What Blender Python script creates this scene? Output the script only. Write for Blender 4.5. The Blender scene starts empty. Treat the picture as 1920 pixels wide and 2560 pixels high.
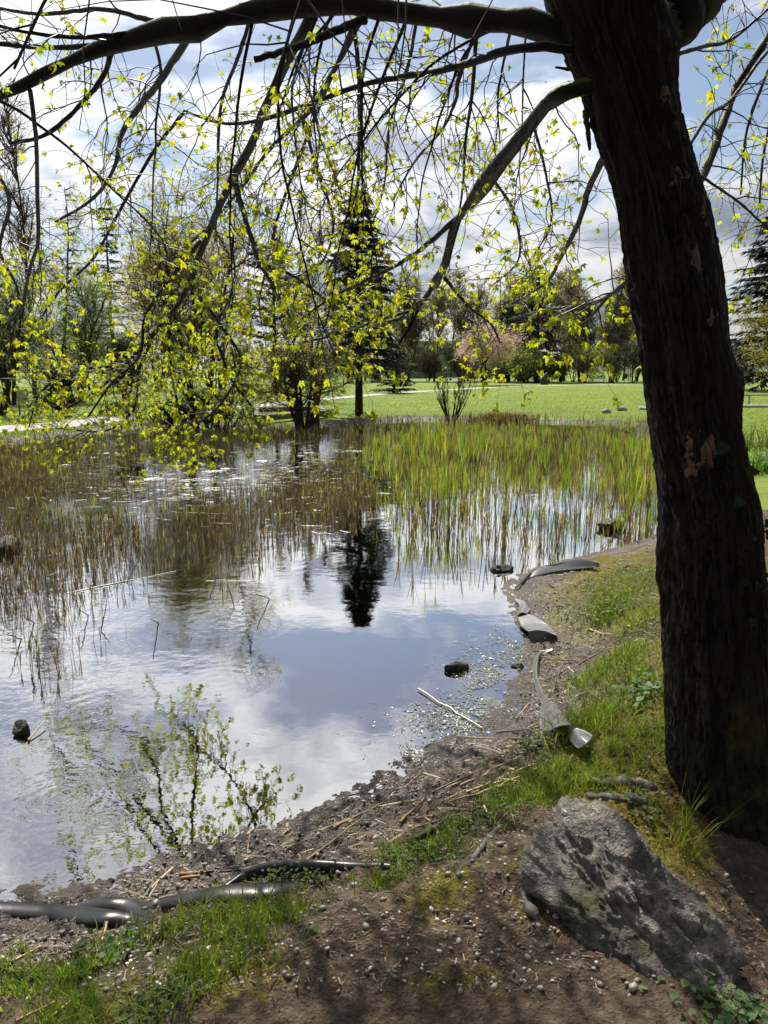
import bpy, bmesh, math, random
import numpy as np
from mathutils import Matrix, Vector

rng = np.random.default_rng(11)
random.seed(5)
scene = bpy.context.scene
col = scene.collection
R = math.radians

# ------------------------------------------------------------------ camera
PITCH = R(10.5)
CAM = np.array([0.0, 0.0, 1.95])
FPX = 1922.0                      # focal length in pixels of a 1920 x 2560 frame
cam_d = bpy.data.cameras.new('camera')
cam = bpy.data.objects.new('camera', cam_d)
col.objects.link(cam)
cam.location = CAM
cam.rotation_euler = (R(90) - PITCH, 0, 0)
cam_d.sensor_fit = 'VERTICAL'
cam_d.sensor_height = 36
cam_d.lens = 36 * FPX / 2560
cam_d.clip_start = 0.05
cam_d.clip_end = 3000
scene.camera = cam

# ------------------------------------------------------------------ light
SUN_EL, SUN_AZ = R(50), R(-12)    # azimuth from +Y, negative to the left
S = np.array([math.sin(SUN_AZ) * math.cos(SUN_EL), math.cos(SUN_AZ) * math.cos(SUN_EL), math.sin(SUN_EL)])
sun_d = bpy.data.lights.new('sun', 'SUN')
sun_d.energy = 5.0
sun_d.angle = R(0.6)
sun_d.color = (1.0, 0.95, 0.86)
sun = bpy.data.objects.new('sun', sun_d)
col.objects.link(sun)
sun.rotation_euler = Vector(S).to_track_quat('Z', 'Y').to_euler()
sun.location = (0, 0, 30)

scene.view_settings.view_transform = 'Standard'
scene.view_settings.look = 'None'
scene.view_settings.exposure = 0.25
scene.view_settings.gamma = 1.0
scene.view_settings.use_curve_mapping = False
scene.render.engine = 'CYCLES'
cy = scene.cycles
cy.use_denoising = True
cy.max_bounces = 5
cy.transparent_max_bounces = 6
cy.transmission_bounces = 3
cy.glossy_bounces = 2
cy.diffuse_bounces = 2
cy.use_adaptive_sampling = True
cy.adaptive_threshold = 0.03
cy.caustics_reflective = False
cy.caustics_refractive = False
cy.sample_clamp_indirect = 4

world = bpy.data.worlds.new('World')
scene.world = world
world.use_nodes = True


class NT:
    """tiny node-tree writer"""
    def __init__(self, nt):
        self.nt = nt
        nt.nodes.clear()

    def n(self, typ, **kw):
        nd = self.nt.nodes.new(typ)
        for k, v in kw.items():
            if k.startswith('i_'):
                key = k[2:]
                key = int(key) if key.isdigit() else key.replace('_', ' ')
                self.set(nd.inputs[key], v)
            else:
                setattr(nd, k, v)
        return nd

    def set(self, sock, v):
        if isinstance(v, bpy.types.NodeSocket):
            self.nt.links.new(v, sock)
        elif isinstance(v, bpy.types.Node):
            self.nt.links.new(v.outputs[0], sock)
        else:
            sock.default_value = v

    def math(self, op, a, b=0.0, c=0.0, clamp=False):
        nd = self.nt.nodes.new('ShaderNodeMath')
        nd.operation = op
        nd.use_clamp = clamp
        for s, v in zip(nd.inputs, (a, b, c)):
            self.set(s, v)
        return nd.outputs[0]

    def vmath(self, op, a, b=None):
        nd = self.nt.nodes.new('ShaderNodeVectorMath')
        nd.operation = op
        self.set(nd.inputs[0], a)
        if b is not None:
            self.set(nd.inputs[1], b)
        return nd

    def mix(self, f, a, b, blend='MIX'):
        nd = self.nt.nodes.new('ShaderNodeMix')
        nd.data_type = 'RGBA'
        nd.blend_type = blend
        self.set(nd.inputs[0], f)
        self.set(nd.inputs[6], a)
        self.set(nd.inputs[7], b)
        return nd.outputs[2]

    def ramp(self, f, stops):
        nd = self.nt.nodes.new('ShaderNodeValToRGB')
        el = nd.color_ramp.elements
        while len(el) > 1:
            el.remove(el[-1])
        for i, (p, c) in enumerate(stops):
            e = el[0] if i == 0 else el.new(p)
            e.position = p
            e.color = c if len(c) == 4 else (*c, 1)
        self.set(nd.inputs[0], f)
        return nd.outputs[0]

    def noise(self, vec, scale, detail=4, rough=0.55, dist=0.0, out=0):
        nd = self.nt.nodes.new('ShaderNodeTexNoise')
        if vec is not None:
            self.set(nd.inputs['Vector'], vec)
        nd.inputs['Scale'].default_value = scale
        nd.inputs['Detail'].default_value = detail
        nd.inputs['Roughness'].default_value = rough
        nd.inputs['Distortion'].default_value = dist
        return nd.outputs[out]

    def smooth(self, v, a, b):
        nd = self.nt.nodes.new('ShaderNodeMapRange')
        nd.interpolation_type = 'SMOOTHSTEP'
        self.set(nd.inputs[0], v)
        nd.inputs[1].default_value = a
        nd.inputs[2].default_value = b
        return nd.outputs[0]

    def link(self, a, b):
        self.nt.links.new(a, b)


def build_world():
    t = NT(world.node_tree)
    out = t.n('ShaderNodeOutputWorld')
    sky = t.n('ShaderNodeTexSky')
    sky.sky_type = 'NISHITA'
    sky.sun_disc = False
    sky.sun_elevation = SUN_EL
    sky.sun_rotation = SUN_AZ
    sky.air_density = 1.0
    sky.dust_density = 1.1
    sky.ozone_density = 1.9
    bg = t.n('ShaderNodeBackground', i_Color=sky, i_Strength=0.085)
    tc = t.n('ShaderNodeTexCoord')
    d = tc.outputs['Generated']
    sep = t.n('ShaderNodeSeparateXYZ', i_0=d)
    z = t.math('MAXIMUM', sep.outputs[2], 0.0)
    zz = t.math('ADD', z, 0.16)
    u = t.math('DIVIDE', sep.outputs[0], zz)
    v = t.math('DIVIDE', sep.outputs[1], zz)
    p = t.n('ShaderNodeCombineXYZ', i_0=u, i_1=v, i_2=43.9)
    big = t.noise(p, 0.95, 9, 0.55, 0.35)
    small = t.noise(p, 2.3, 8, 0.6, 0.3)
    dens = t.math('ADD', t.math('MULTIPLY', big, 0.75), t.math('MULTIPLY', small, 0.25))
    mask = t.smooth(dens, 0.415, 0.51)
    # lit tops and grey undersides
    shade = t.noise(p, 1.25, 7, 0.6, 0.4)
    dot = t.vmath('DOT_PRODUCT', d, tuple(S)).outputs['Value']
    dotp = t.math('MAXIMUM', dot, 0.0)
    aur = t.math('POWER', dotp, 5.0)
    thick = t.smooth(dens, 0.47, 0.66)
    sh = t.math('ADD', t.math('MULTIPLY', shade, 0.6), t.math('MULTIPLY', thick, 0.28))
    ccol = t.ramp(sh, [(0.34, (0.97, 0.97, 0.98)), (0.42, (0.78, 0.81, 0.86)), (0.51, (0.48, 0.53, 0.63)), (0.64, (0.31, 0.36, 0.46))])
    bright = t.math('ADD', 0.26, t.math('ADD', t.math('MULTIPLY', t.math('POWER', dotp, 1.5), 0.68), t.math('MULTIPLY', aur, 0.95)))
    bg2 = t.n('ShaderNodeBackground', i_Color=ccol, i_Strength=bright)
    mx = t.n('ShaderNodeMixShader', i_0=mask, i_1=bg.outputs[0], i_2=bg2.outputs[0])
    t.link(mx.outputs[0], out.inputs[0])


build_world()


# ------------------------------------------------------------------ geometry helpers
def ray(px, py):
    x = (px - 960.0) / FPX
    y = (1280.0 - py) / FPX
    c, s = math.cos(PITCH), math.sin(PITCH)
    return np.array([x, y * s + c, y * c - s])


def at(px, py, Y):
    """world point at forward distance Y seen at photograph pixel (px, py)"""
    d = ray(px, py)
    return CAM + d * (Y / d[1])


def onz(px, py, z=0.0):
    d = ray(px, py)
    return CAM + d * ((z - CAM[2]) / d[2])


VS = 1920 / 1659.0


def vat(x, y, Y):
    return at(x * VS, y * VS, Y)


_perm = np.random.default_rng(3).random((64, 64, 64))


def vnoise(p, scale=1.0):
    """value noise, p (N,3) or (N,2) -> (N,) in -1..1"""
    p = np.asarray(p, float) * scale
    if p.shape[1] == 2:
        p = np.column_stack([p, np.full(len(p), 7.3)])
    i = np.floor(p).astype(int)
    f = p - i
    f = f * f * (3 - 2 * f)
    i &= 63
    j = (i + 1) & 63
    r = 0
    for a, xa in ((i[:, 0], 1 - f[:, 0]), (j[:, 0], f[:, 0])):
        for b, yb in ((i[:, 1], 1 - f[:, 1]), (j[:, 1], f[:, 1])):
            for c, zc in ((i[:, 2], 1 - f[:, 2]), (j[:, 2], f[:, 2])):
                r = r + _perm[a, b, c] * xa * yb * zc
    return r * 2 - 1


def fbm(p, scale=1.0, octv=4, gain=0.5):
    a, s, r = 1.0, scale, 0
    for k in range(octv):
        r = r + a * vnoise(np.asarray(p) + 13.7 * k, s)
        a *= gain
        s *= 2.03
    return r


def sstep(x, a, b):
    t = np.clip((x - a) / (b - a), 0, 1)
    return t * t * (3 - 2 * t)


def mesh_np(name, V, F, C=None, smooth=True, attrs=None):
    """V (N,3); F array (M,3)/(M,4) or list of such arrays; C (N,3) colours"""
    if not isinstance(F, (list, tuple)):
        F = [F]
    F = [np.asarray(f, np.int32) for f in F if len(f)]
    me = bpy.data.meshes.new(name)
    V = np.asarray(V, np.float32)
    me.vertices.add(len(V))
    me.vertices.foreach_set('co', V.ravel())
    loops = np.concatenate([f.ravel() for f in F])
    sizes = np.concatenate([np.full(len(f), f.shape[1], np.int32) for f in F])
    starts = np.concatenate([[0], np.cumsum(sizes)[:-1]]).astype(np.int32)
    me.loops.add(len(loops))
    me.loops.foreach_set('vertex_index', loops)
    me.polygons.add(len(sizes))
    me.polygons.foreach_set('loop_start', starts)
    me.polygons.foreach_set('loop_total', sizes)
    if smooth:
        me.polygons.foreach_set('use_smooth', np.ones(len(sizes), bool))
    if C is not None:
        a = me.color_attributes.new('Col', 'FLOAT_COLOR', 'POINT')
        C4 = np.ones((len(V), 4), np.float32)
        C4[:, :3] = C
        a.data.foreach_set('color', C4.ravel())
    for k, arr in (attrs or {}).items():
        a = me.attributes.new(k, 'FLOAT', 'POINT')
        a.data.foreach_set('value', np.asarray(arr, np.float32))
    me.update(calc_edges=True)
    return me


class MB:
    def __init__(self):
        self.V, self.F3, self.F4, self.C, self.n = [], [], [], [], 0

    def add(self, V, F, C=(1, 1, 1)):
        V = np.asarray(V, float)
        F = np.asarray(F, int)
        if len(V) == 0:
            return
        C = np.asarray(C, float)
        if C.ndim == 1:
            C = np.tile(C, (len(V), 1))
        (self.F3 if F.shape[1] == 3 else self.F4).append(F + self.n)
        self.V.append(V)
        self.C.append(C)
        self.n += len(V)

    def mesh(self, name, smooth=True):
        F = []
        if self.F3:
            F.append(np.concatenate(self.F3))
        if self.F4:
            F.append(np.concatenate(self.F4))
        return mesh_np(name, np.concatenate(self.V), F, np.concatenate(self.C), smooth)


def norm(v):
    return v / np.maximum(np.linalg.norm(v, axis=-1, keepdims=True), 1e-9)


def tubes(P, Rd, k=5, cap=True):
    """P (B,n,3), Rd (B,n) -> V, F quads"""
    P = np.asarray(P, float)
    Rd = np.asarray(Rd, float)
    B, n, _ = P.shape
    T = np.empty_like(P)
    T[:, 1:-1] = P[:, 2:] - P[:, :-2]
    T[:, 0] = P[:, 1] - P[:, 0]
    T[:, -1] = P[:, -1] - P[:, -2]
    T = norm(T)
    m = norm(T.mean(1))
    ref = np.where(np.abs(m[:, 2:3]) < 0.8, np.array([[0, 0, 1.0]]), np.array([[1.0, 0, 0]]))
    A = norm(np.cross(T, ref[:, None, :]))
    Bn = np.cross(T, A)
    ang = np.arange(k) * 2 * np.pi / k
    ring = A[:, :, None, :] * np.cos(ang)[None, None, :, None] + Bn[:, :, None, :] * np.sin(ang)[None, None, :, None]
    V = P[:, :, None, :] + ring * Rd[:, :, None, None]
    idx = np.arange(B * n * k).reshape(B, n, k)
    a = idx[:, :-1, :]
    b = idx[:, 1:, :]
    F = np.stack([a, np.roll(a, -1, 2), np.roll(b, -1, 2), b], -1).reshape(-1, 4)
    return V.reshape(-1, 3), F


def spline(pts, n):
    """Catmull-Rom through pts (m,d) resampled to n points"""
    p = np.asarray(pts, float)
    m = len(p)
    if m == 2:
        t = np.linspace(0, 1, n)[:, None]
        return p[0] * (1 - t) + p[1] * t
    q = np.vstack([2 * p[0] - p[1], p, 2 * p[-1] - p[-2]])
    out = []
    for u in np.linspace(0, m - 1 - 1e-6, n):
        i = int(u)
        f = u - i
        a, b, c, d = q[i], q[i + 1], q[i + 2], q[i + 3]
        out.append(0.5 * (2 * b + (c - a) * f + (2 * a - 5 * b + 4 * c - d) * f * f + (3 * b - a - 3 * c + d) * f ** 3))
    return np.array(out)


def pl_eval(P, t):
    """P (B,n,3), t (B,) -> points, tangents"""
    B, n, _ = P.shape
    u = np.clip(t, 0, 0.9999) * (n - 1)
    i = u.astype(int)
    f = (u - i)[:, None]
    ar = np.arange(B)
    a, b = P[ar, i], P[ar, i + 1]
    return a * (1 - f) + b * f, norm(b - a), i


def grow(P, Rd, count, trange, ang, length, rad, n=6, wob=0.15, pull=(0, 0, 0), lenfall=0.5, rg=None):
    """children of every polyline of P; count int or per-parent array"""
    rg = rg or rng
    B = len(P)
    cnt = np.full(B, count) if np.isscalar(count) else np.asarray(count, int)
    par = np.repeat(np.arange(B), cnt)
    N = len(par)
    if N == 0:
        return np.zeros((0, n, 3)), np.zeros((0, n)), par
    t = rg.uniform(trange[0], trange[1], N)
    p0, tan, _ = pl_eval(P[par], t)
    rv = norm(rg.normal(size=(N, 3)))
    side = norm(np.cross(tan, rv))
    a = rg.uniform(ang[0], ang[1], N)[:, None]
    d = norm(tan * np.cos(a) + side * np.sin(a))
    L = rg.uniform(length[0], length[1], N) * (1 - lenfall * t)
    Q = np.empty((N, n, 3))
    Q[:, 0] = p0
    pull = np.asarray(pull, float)
    for k in range(1, n):
        d = norm(d + rg.normal(size=(N, 3)) * wob + pull)
        Q[:, k] = Q[:, k - 1] + d * (L / (n - 1))[:, None]
    r0 = rg.uniform(rad[0], rad[1], N)
    Rr = r0[:, None] * np.linspace(1, 0.35, n)[None, :]
    return Q, Rr, par


def basis(d, roll):
    """orthonormal frames with x along d; (N,3,3) columns x,y,z"""
    d = norm(d)
    ref = np.where(np.abs(d[:, 2:3]) < 0.95, np.array([[0, 0, 1.0]]), np.array([[0, 1.0, 0]]))
    y = norm(np.cross(ref, d))
    z = np.cross(d, y)
    c, s = np.cos(roll)[:, None], np.sin(roll)[:, None]
    y2 = y * c + z * s
    z2 = z * c - y * s
    return np.stack([d, y2, z2], -1)


def inst(tV, tF, pos, M, scale):
    """instances of a template: M (N,3,3), scale (N,) or (N,3)"""
    tV = np.asarray(tV, float)
    scale = np.asarray(scale, float)
    if scale.ndim == 1:
        scale = scale[:, None].repeat(3, 1)
    loc = tV[None] * scale[:, None, :]
    V = np.einsum('nij,nkj->nki', M, loc) + pos[:, None, :]
    N, k = len(pos), len(tV)
    F = (np.asarray(tF)[None] + (np.arange(N) * k)[:, None, None]).reshape(-1, np.asarray(tF).shape[1])
    return V.reshape(-1, 3), F


def rotz_frames(a, tilt=None):
    N = len(a)
    c, s = np.cos(a), np.sin(a)
    M = np.zeros((N, 3, 3))
    M[:, 0, 0] = c
    M[:, 0, 1] = -s
    M[:, 1, 0] = s
    M[:, 1, 1] = c
    M[:, 2, 2] = 1
    if tilt is not None:
        ct, st = np.cos(tilt), np.sin(tilt)
        T = np.zeros((N, 3, 3))
        T[:, 0, 0] = 1
        T[:, 1, 1] = ct
        T[:, 1, 2] = -st
        T[:, 2, 1] = st
        T[:, 2, 2] = ct
        M = M @ T
    return M


def tag(o, label=None, cat=None, group=None, kind=None):
    for k, v in (('label', label), ('category', cat), ('group', group), ('kind', kind)):
        if v:
            o[k] = v
    return o


def obj(name, me, mat=None, parent=None, loc=None):
    o = bpy.data.objects.new(name, me)
    col.objects.link(o)
    if mat is not None and not me.materials:
        me.materials.append(mat)
    if loc is not None:
        o.location = loc
    if parent is not None:
        o.parent = parent
        r = parent
        while r.parent:
            r = r.parent
        # meshes are written in world coordinates; only the root is displaced
        o.matrix_parent_inverse = Matrix.Translation(-Vector(r.location)) if parent is r else Matrix.Identity(4)
    return o


def empty(name, loc, label=None, cat=None, group=None):
    o = bpy.data.objects.new(name, None)
    col.objects.link(o)
    o.location = loc
    o.empty_display_size = 0.2
    return tag(o, label, cat, group)


def box(mb, c, s, rz=0.0, C=(1, 1, 1), bev=0.0):
    """axis box centre c, size s, turned about z, chamfered on its vertical cross section"""
    c = np.asarray(c, float)
    hx, hy, hz = [v / 2 for v in s]
    b = min(bev, hy * 0.6, hz * 0.6)
    if b > 0:
        prof = [(-hy + b, -hz), (hy - b, -hz), (hy, -hz + b), (hy, hz - b), (hy - b, hz), (-hy + b, hz), (-hy, hz - b), (-hy, -hz + b)]
    else:
        prof = [(-hy, -hz), (hy, -hz), (hy, hz), (-hy, hz)]
    k = len(prof)
    V = np.array([(x, y, z) for x in (-hx, hx) for (y, z) in prof])
    cr, sr = math.cos(rz), math.sin(rz)
    V = V @ np.array([[cr, sr, 0], [-sr, cr, 0], [0, 0, 1]]) + c
    mb.add(V, [[i, (i + 1) % k, k + (i + 1) % k, k + i] for i in range(k)], C)
    ctr = np.array([[-hx, 0, 0], [hx, 0, 0]]) @ np.array([[cr, sr, 0], [-sr, cr, 0], [0, 0, 1]]) + c
    for e in (0, 1):
        W = np.vstack([V[e * k:(e + 1) * k], ctr[e]])
        mb.add(W, [[k, (i + 1) % k, i] if e == 0 else [k, i, (i + 1) % k] for i in range(k)], C)


# ------------------------------------------------------------------ materials
def mat(name):
    m = bpy.data.materials.new(name)
    m.use_nodes = True
    t = NT(m.node_tree)
    out = t.n('ShaderNodeOutputMaterial')
    return m, t, out


def m_plain(name, c, rough=0.7, var=0.25, scale=30.0, bump=0.2, spec=0.4, metallic=0.0, use_col=False, dist=0.01):
    m, t, out = mat(name)
    tc = t.n('ShaderNodeTexCoord').outputs['Object']
    nz = t.noise(tc, scale, 6, 0.6)
    n2 = t.noise(tc, scale * 0.17, 4, 0.6)
    f = t.math('ADD', t.math('MULTIPLY', nz, 0.6), t.math('MULTIPLY', n2, 0.4))
    lo = tuple(x * (1 - var) for x in c)
    hi = tuple(min(1, x * (1 + var)) for x in c)
    cc = t.ramp(f, [(0.3, lo), (0.7, hi)])
    if use_col:
        at_ = t.n('ShaderNodeAttribute', attribute_name='Col')
        cc = t.mix(1.0, cc, at_.outputs['Color'], 'MULTIPLY')
    b = t.n('ShaderNodeBump', i_Strength=bump, i_Distance=dist, i_Height=nz)
    p = t.n('ShaderNodeBsdfPrincipled', i_Base_Color=cc, i_Roughness=rough, i_Metallic=metallic, i_Normal=b.outputs[0])
    p.inputs['Specular IOR Level'].default_value = spec
    t.link(p.outputs[0], out.inputs[0])
    return m


def m_leaf(name, refl, trans, tfac=0.5, rough=0.45, gloss=0.35):
    """thin leaf: diffuse + translucent, tinted by the Col attribute"""
    m, t, out = mat(name)
    a = t.n('ShaderNodeAttribute', attribute_name='Col').outputs['Color']
    c1 = t.mix(1.0, (*refl, 1), a, 'MULTIPLY')
    c2 = t.mix(1.0, (*trans, 1), a, 'MULTIPLY')
    p = t.n('ShaderNodeBsdfPrincipled', i_Base_Color=c1, i_Roughness=rough)
    p.inputs['Specular IOR Level'].default_value = gloss
    tr = t.n('ShaderNodeBsdfTranslucent', i_Color=c2)
    mx = t.n('ShaderNodeMixShader', i_0=tfac, i_1=p.outputs[0], i_2=tr.outputs[0])
    t.link(mx.outputs[0], out.inputs[0])
    return m


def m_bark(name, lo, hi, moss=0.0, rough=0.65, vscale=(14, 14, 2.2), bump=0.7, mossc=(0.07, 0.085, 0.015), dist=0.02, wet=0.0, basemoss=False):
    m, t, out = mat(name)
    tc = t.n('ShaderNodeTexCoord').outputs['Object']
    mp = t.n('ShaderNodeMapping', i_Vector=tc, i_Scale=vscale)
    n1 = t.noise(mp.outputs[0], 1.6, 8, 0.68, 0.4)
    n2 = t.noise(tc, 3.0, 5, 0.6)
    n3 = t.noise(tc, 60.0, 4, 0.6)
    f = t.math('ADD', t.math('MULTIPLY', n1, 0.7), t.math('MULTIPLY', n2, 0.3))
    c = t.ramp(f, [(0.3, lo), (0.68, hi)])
    if moss > 0:
        geo = t.n('ShaderNodeNewGeometry')
        nz = t.n('ShaderNodeSeparateXYZ', i_0=geo.outputs['Normal']).outputs[2]
        mm = t.smooth(t.math('ADD', t.math('MULTIPLY', nz, 0.5), t.math('MULTIPLY', n2, 0.9)), 0.72 - moss * 0.35, 0.95 - moss * 0.35)
        mc = t.mix(n3, (*[x * 0.5 for x in mossc], 1), (*[x * 1.6 for x in mossc], 1))
        c = t.mix(mm, c, mc)
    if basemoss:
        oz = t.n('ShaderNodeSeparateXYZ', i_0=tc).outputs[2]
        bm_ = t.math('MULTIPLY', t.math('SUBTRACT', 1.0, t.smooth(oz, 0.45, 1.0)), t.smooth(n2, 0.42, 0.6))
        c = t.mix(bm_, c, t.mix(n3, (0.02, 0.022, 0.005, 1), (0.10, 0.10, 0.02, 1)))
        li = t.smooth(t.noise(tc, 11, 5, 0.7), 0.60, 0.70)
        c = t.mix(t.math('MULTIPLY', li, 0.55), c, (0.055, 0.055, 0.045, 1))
    h = t.math('ADD', n1, t.math('MULTIPLY', n3, 0.25))
    b = t.n('ShaderNodeBump', i_Strength=bump, i_Distance=dist, i_Height=h)
    p = t.n('ShaderNodeBsdfPrincipled', i_Base_Color=c, i_Roughness=rough, i_Normal=b.outputs[0])
    p.inputs['Specular IOR Level'].default_value = 0.35 + wet
    t.link(p.outputs[0], out.inputs[0])
    return m


M = {}
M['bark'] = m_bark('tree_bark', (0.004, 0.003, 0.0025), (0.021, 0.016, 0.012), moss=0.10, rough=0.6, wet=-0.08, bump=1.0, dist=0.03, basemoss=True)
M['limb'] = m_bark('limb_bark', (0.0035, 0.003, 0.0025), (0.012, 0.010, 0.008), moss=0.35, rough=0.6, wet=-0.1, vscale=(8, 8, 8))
M['twig'] = m_plain('twig_bark', (0.014, 0.011, 0.008), 0.5, 0.4, 60, 0.2, 0.4)
M['scar'] = m_plain('bare_wood', (0.14, 0.09, 0.055), 0.7, 0.4, 60, 0.6)
M['farbark'] = m_plain('far_bark', (0.075, 0.062, 0.05), 0.8, 0.4, 8, 0.3, 0.2, use_col=True)
M['leaf'] = m_leaf('spring_leaf', (0.15, 0.18, 0.018), (0.64, 0.66, 0.02), 0.62)
M['farleaf'] = m_leaf('far_leaf', (0.95, 0.95, 0.95), (1.3, 1.3, 0.9), 0.5, 0.6, 0.2)
M['needle'] = m_leaf('needles', (0.9, 0.9, 0.9), (0.9, 0.9, 0.8), 0.2, 0.6, 0.2)
M['reed'] = m_leaf('reed_blade', (0.85, 0.85, 0.85), (1.0, 1.0, 0.8), 0.42, 0.45, 0.4)
M['grass'] = m_leaf('grass_blade', (0.85, 0.85, 0.8), (1.1, 1.1, 0.75), 0.45, 0.5, 0.25)
M['straw'] = m_plain('dry_straw', (0.36, 0.29, 0.19), 0.55, 0.4, 40, 0.3, 0.5, use_col=True)
M['float'] = m_plain('wet_floating_leaf', (0.42, 0.40, 0.33), 0.28, 0.35, 20, 0.3, 0.9, use_col=True)
M['pebble'] = m_plain('pebble_stone', (0.5, 0.47, 0.43), 0.5, 0.25, 60, 0.2, 0.5, use_col=True)

# ------------------------------------------------------------------ terrain
shore_px = [(0, 2262), (120, 2256), (231, 2246), (330, 2205), (382, 2178), (486, 2143), (648, 2097), (740, 2075), (810, 2048),
            (870, 2010), (926, 1978), (1018, 1909), (1100, 1872), (1157, 1851), (1250, 1816), (1307, 1735), (1335, 1666),
            (1352, 1597), (1310, 1560), (1290, 1500), (1275, 1460), (1330, 1423), (1504, 1380), (1643, 1342), (1720, 1280), (1780, 1210),
            (1800, 1150), (1790, 1100), (1750, 1068), (1650, 1060), (1500, 1058), (1300, 1053), (1100, 1050), (980, 1052),
            (900, 1058), (830, 1066), (760, 1072), (690, 1078), (620, 1072), (480, 1062), (330, 1072), (150, 1095), (0, 1112)]
shore = [onz(x, y)[:2] for x, y in shore_px]
shore += [np.array(p) for p in ((-14.5, 18.5), (-17, 13), (-14, 7), (-8, 3.9), (-4, 2.65), (-2.2, 2.58))]
shore = np.array(shore)
# Chaikin smoothing
for _ in range(2):
    a, b = shore, np.roll(shore, -1, 0)
    shore = np.stack([a * 0.75 + b * 0.25, a * 0.25 + b * 0.75], 1).reshape(-1, 2)


def poly_sd(P, poly):
    """signed distance to polygon, positive outside"""
    P = np.asarray(P, float)
    if len(P) <= 64:
        a, b = poly, np.roll(poly, -1, 0)
        e = b - a
        w = P[:, None, :] - a[None]
        t = np.clip((w * e[None]).sum(2) / np.maximum((e * e).sum(1), 1e-12)[None], 0, 1)
        d = np.sqrt(((w - t[:, :, None] * e[None]) ** 2).sum(2).min(1))
        y = P[:, 1][:, None]
        c = ((a[:, 1][None] <= y) & (b[:, 1][None] > y)) | ((b[:, 1][None] <= y) & (a[:, 1][None] > y))
        ey = np.where(np.abs(e[:, 1]) > 1e-12, e[:, 1], 1e-12)
        xi = a[:, 0][None] + (y - a[:, 1][None]) * (e[:, 0] / ey)[None]
        ins = (c & (P[:, 0][:, None] < xi)).sum(1) % 2 == 1
        return np.where(ins, -d, d)
    d2 = np.full(len(P), 1e18)
    ins = np.zeros(len(P), bool)
    for a, b in zip(poly, np.roll(poly, -1, 0)):
        e = b - a
        w = P - a
        t = np.clip((w @ e) / max(e @ e, 1e-12), 0, 1)
        q = w - t[:, None] * e
        d2 = np.minimum(d2, (q * q).sum(1))
        c = ((a[1] <= P[:, 1]) & (b[1] > P[:, 1])) | ((b[1] <= P[:, 1]) & (a[1] > P[:, 1]))
        xi = a[0] + (P[:, 1] - a[1]) * e[0] / (e[1] if abs(e[1]) > 1e-12 else 1e-12)
        ins ^= c & (P[:, 0] < xi)
    d = np.sqrt(d2)
    return np.where(ins, -d, d)


TB = onz(1735, 1985, 0.30)[:2]           # foot of the big tree
TREE_Y = 2.9


def gauss(P, c, r):
    return np.exp(-((P - np.asarray(c)) ** 2).sum(1) / (r * r))


def H(P, sd=None, detail=True):
    P = np.asarray(P, float)
    if sd is None:
        sd = poly_sd(P, shore)
    wob = fbm(P, 1.7, 3) * 0.12
    d = sd + wob * sstep(np.abs(sd), 0.1, 0.6)
    near = 1 - sstep(P[:, 1], 7, 14)
    prof_near = 0.05 * sstep(d, 0.0, 0.25) + 0.10 * sstep(d, 0.1, 0.6) + 0.19 * sstep(d, 0.35, 1.1)
    prof_far = 0.15 * sstep(d, 0, 0.6) + 0.12 * sstep(d, 0.5, 3)
    out = prof_near * near + prof_far * (1 - near)
    bed = -0.10 * sstep(-d, 0, 0.8) - 0.5 * sstep(-d, 0.5, 5)
    h = np.where(d > 0, out, bed)
    land = sstep(sd, 0.15, 0.7)
    h = h + land * near * (0.04 * gauss(P, (1.0, 3.3), 0.6) - 0.24 * gauss(P, (1.5, 2.35), 0.55) + 0.07 * gauss(P, (1.6, 4.6), 0.9))
    h = h + 0.02 * near * land * fbm(P, 2.6, 3)
    h = h + sstep(P[:, 1], 30, 90) * 0.02 + 0.03 * sstep(sd, 2, 6) * (1 - near) * fbm(P, 0.12, 2)
    if detail:
        nf = 1 - sstep(P[:, 1], 5, 9)
        rough = fbm(P, 11, 4, 0.6) * 0.010 + np.abs(fbm(P, 30, 3, 0.65)) * 0.010 + np.maximum(0, vnoise(P, 37) - 0.25) * 0.02
        beach = sstep(sd, -0.15, 0.02) * (1 - sstep(sd, 0.3, 0.9))
        h = h + nf * sstep(sd, -0.3, 0.1) * rough * (1 + 0.9 * beach)
    return h


def Hs(x, y):
    return float(H(np.array([[x, y]]))[0])


def ground_at(px, py):
    """world point on the terrain seen at the pixel"""
    p = onz(px, py, 0.2)
    for _ in range(12):
        p = onz(px, py, min(1.2, Hs(p[0], p[1])))
    return p


def axis(segs):
    out = [segs[0][0]]
    for a, b, s0, s1 in segs:
        x = a
        n = max(1, int(round((b - a) / ((s0 + s1) / 2))))
        w = np.linspace(s0, s1, n)
        w *= (b - a) / w.sum()
        out += list(a + np.cumsum(w))
    return np.array(out)


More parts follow.
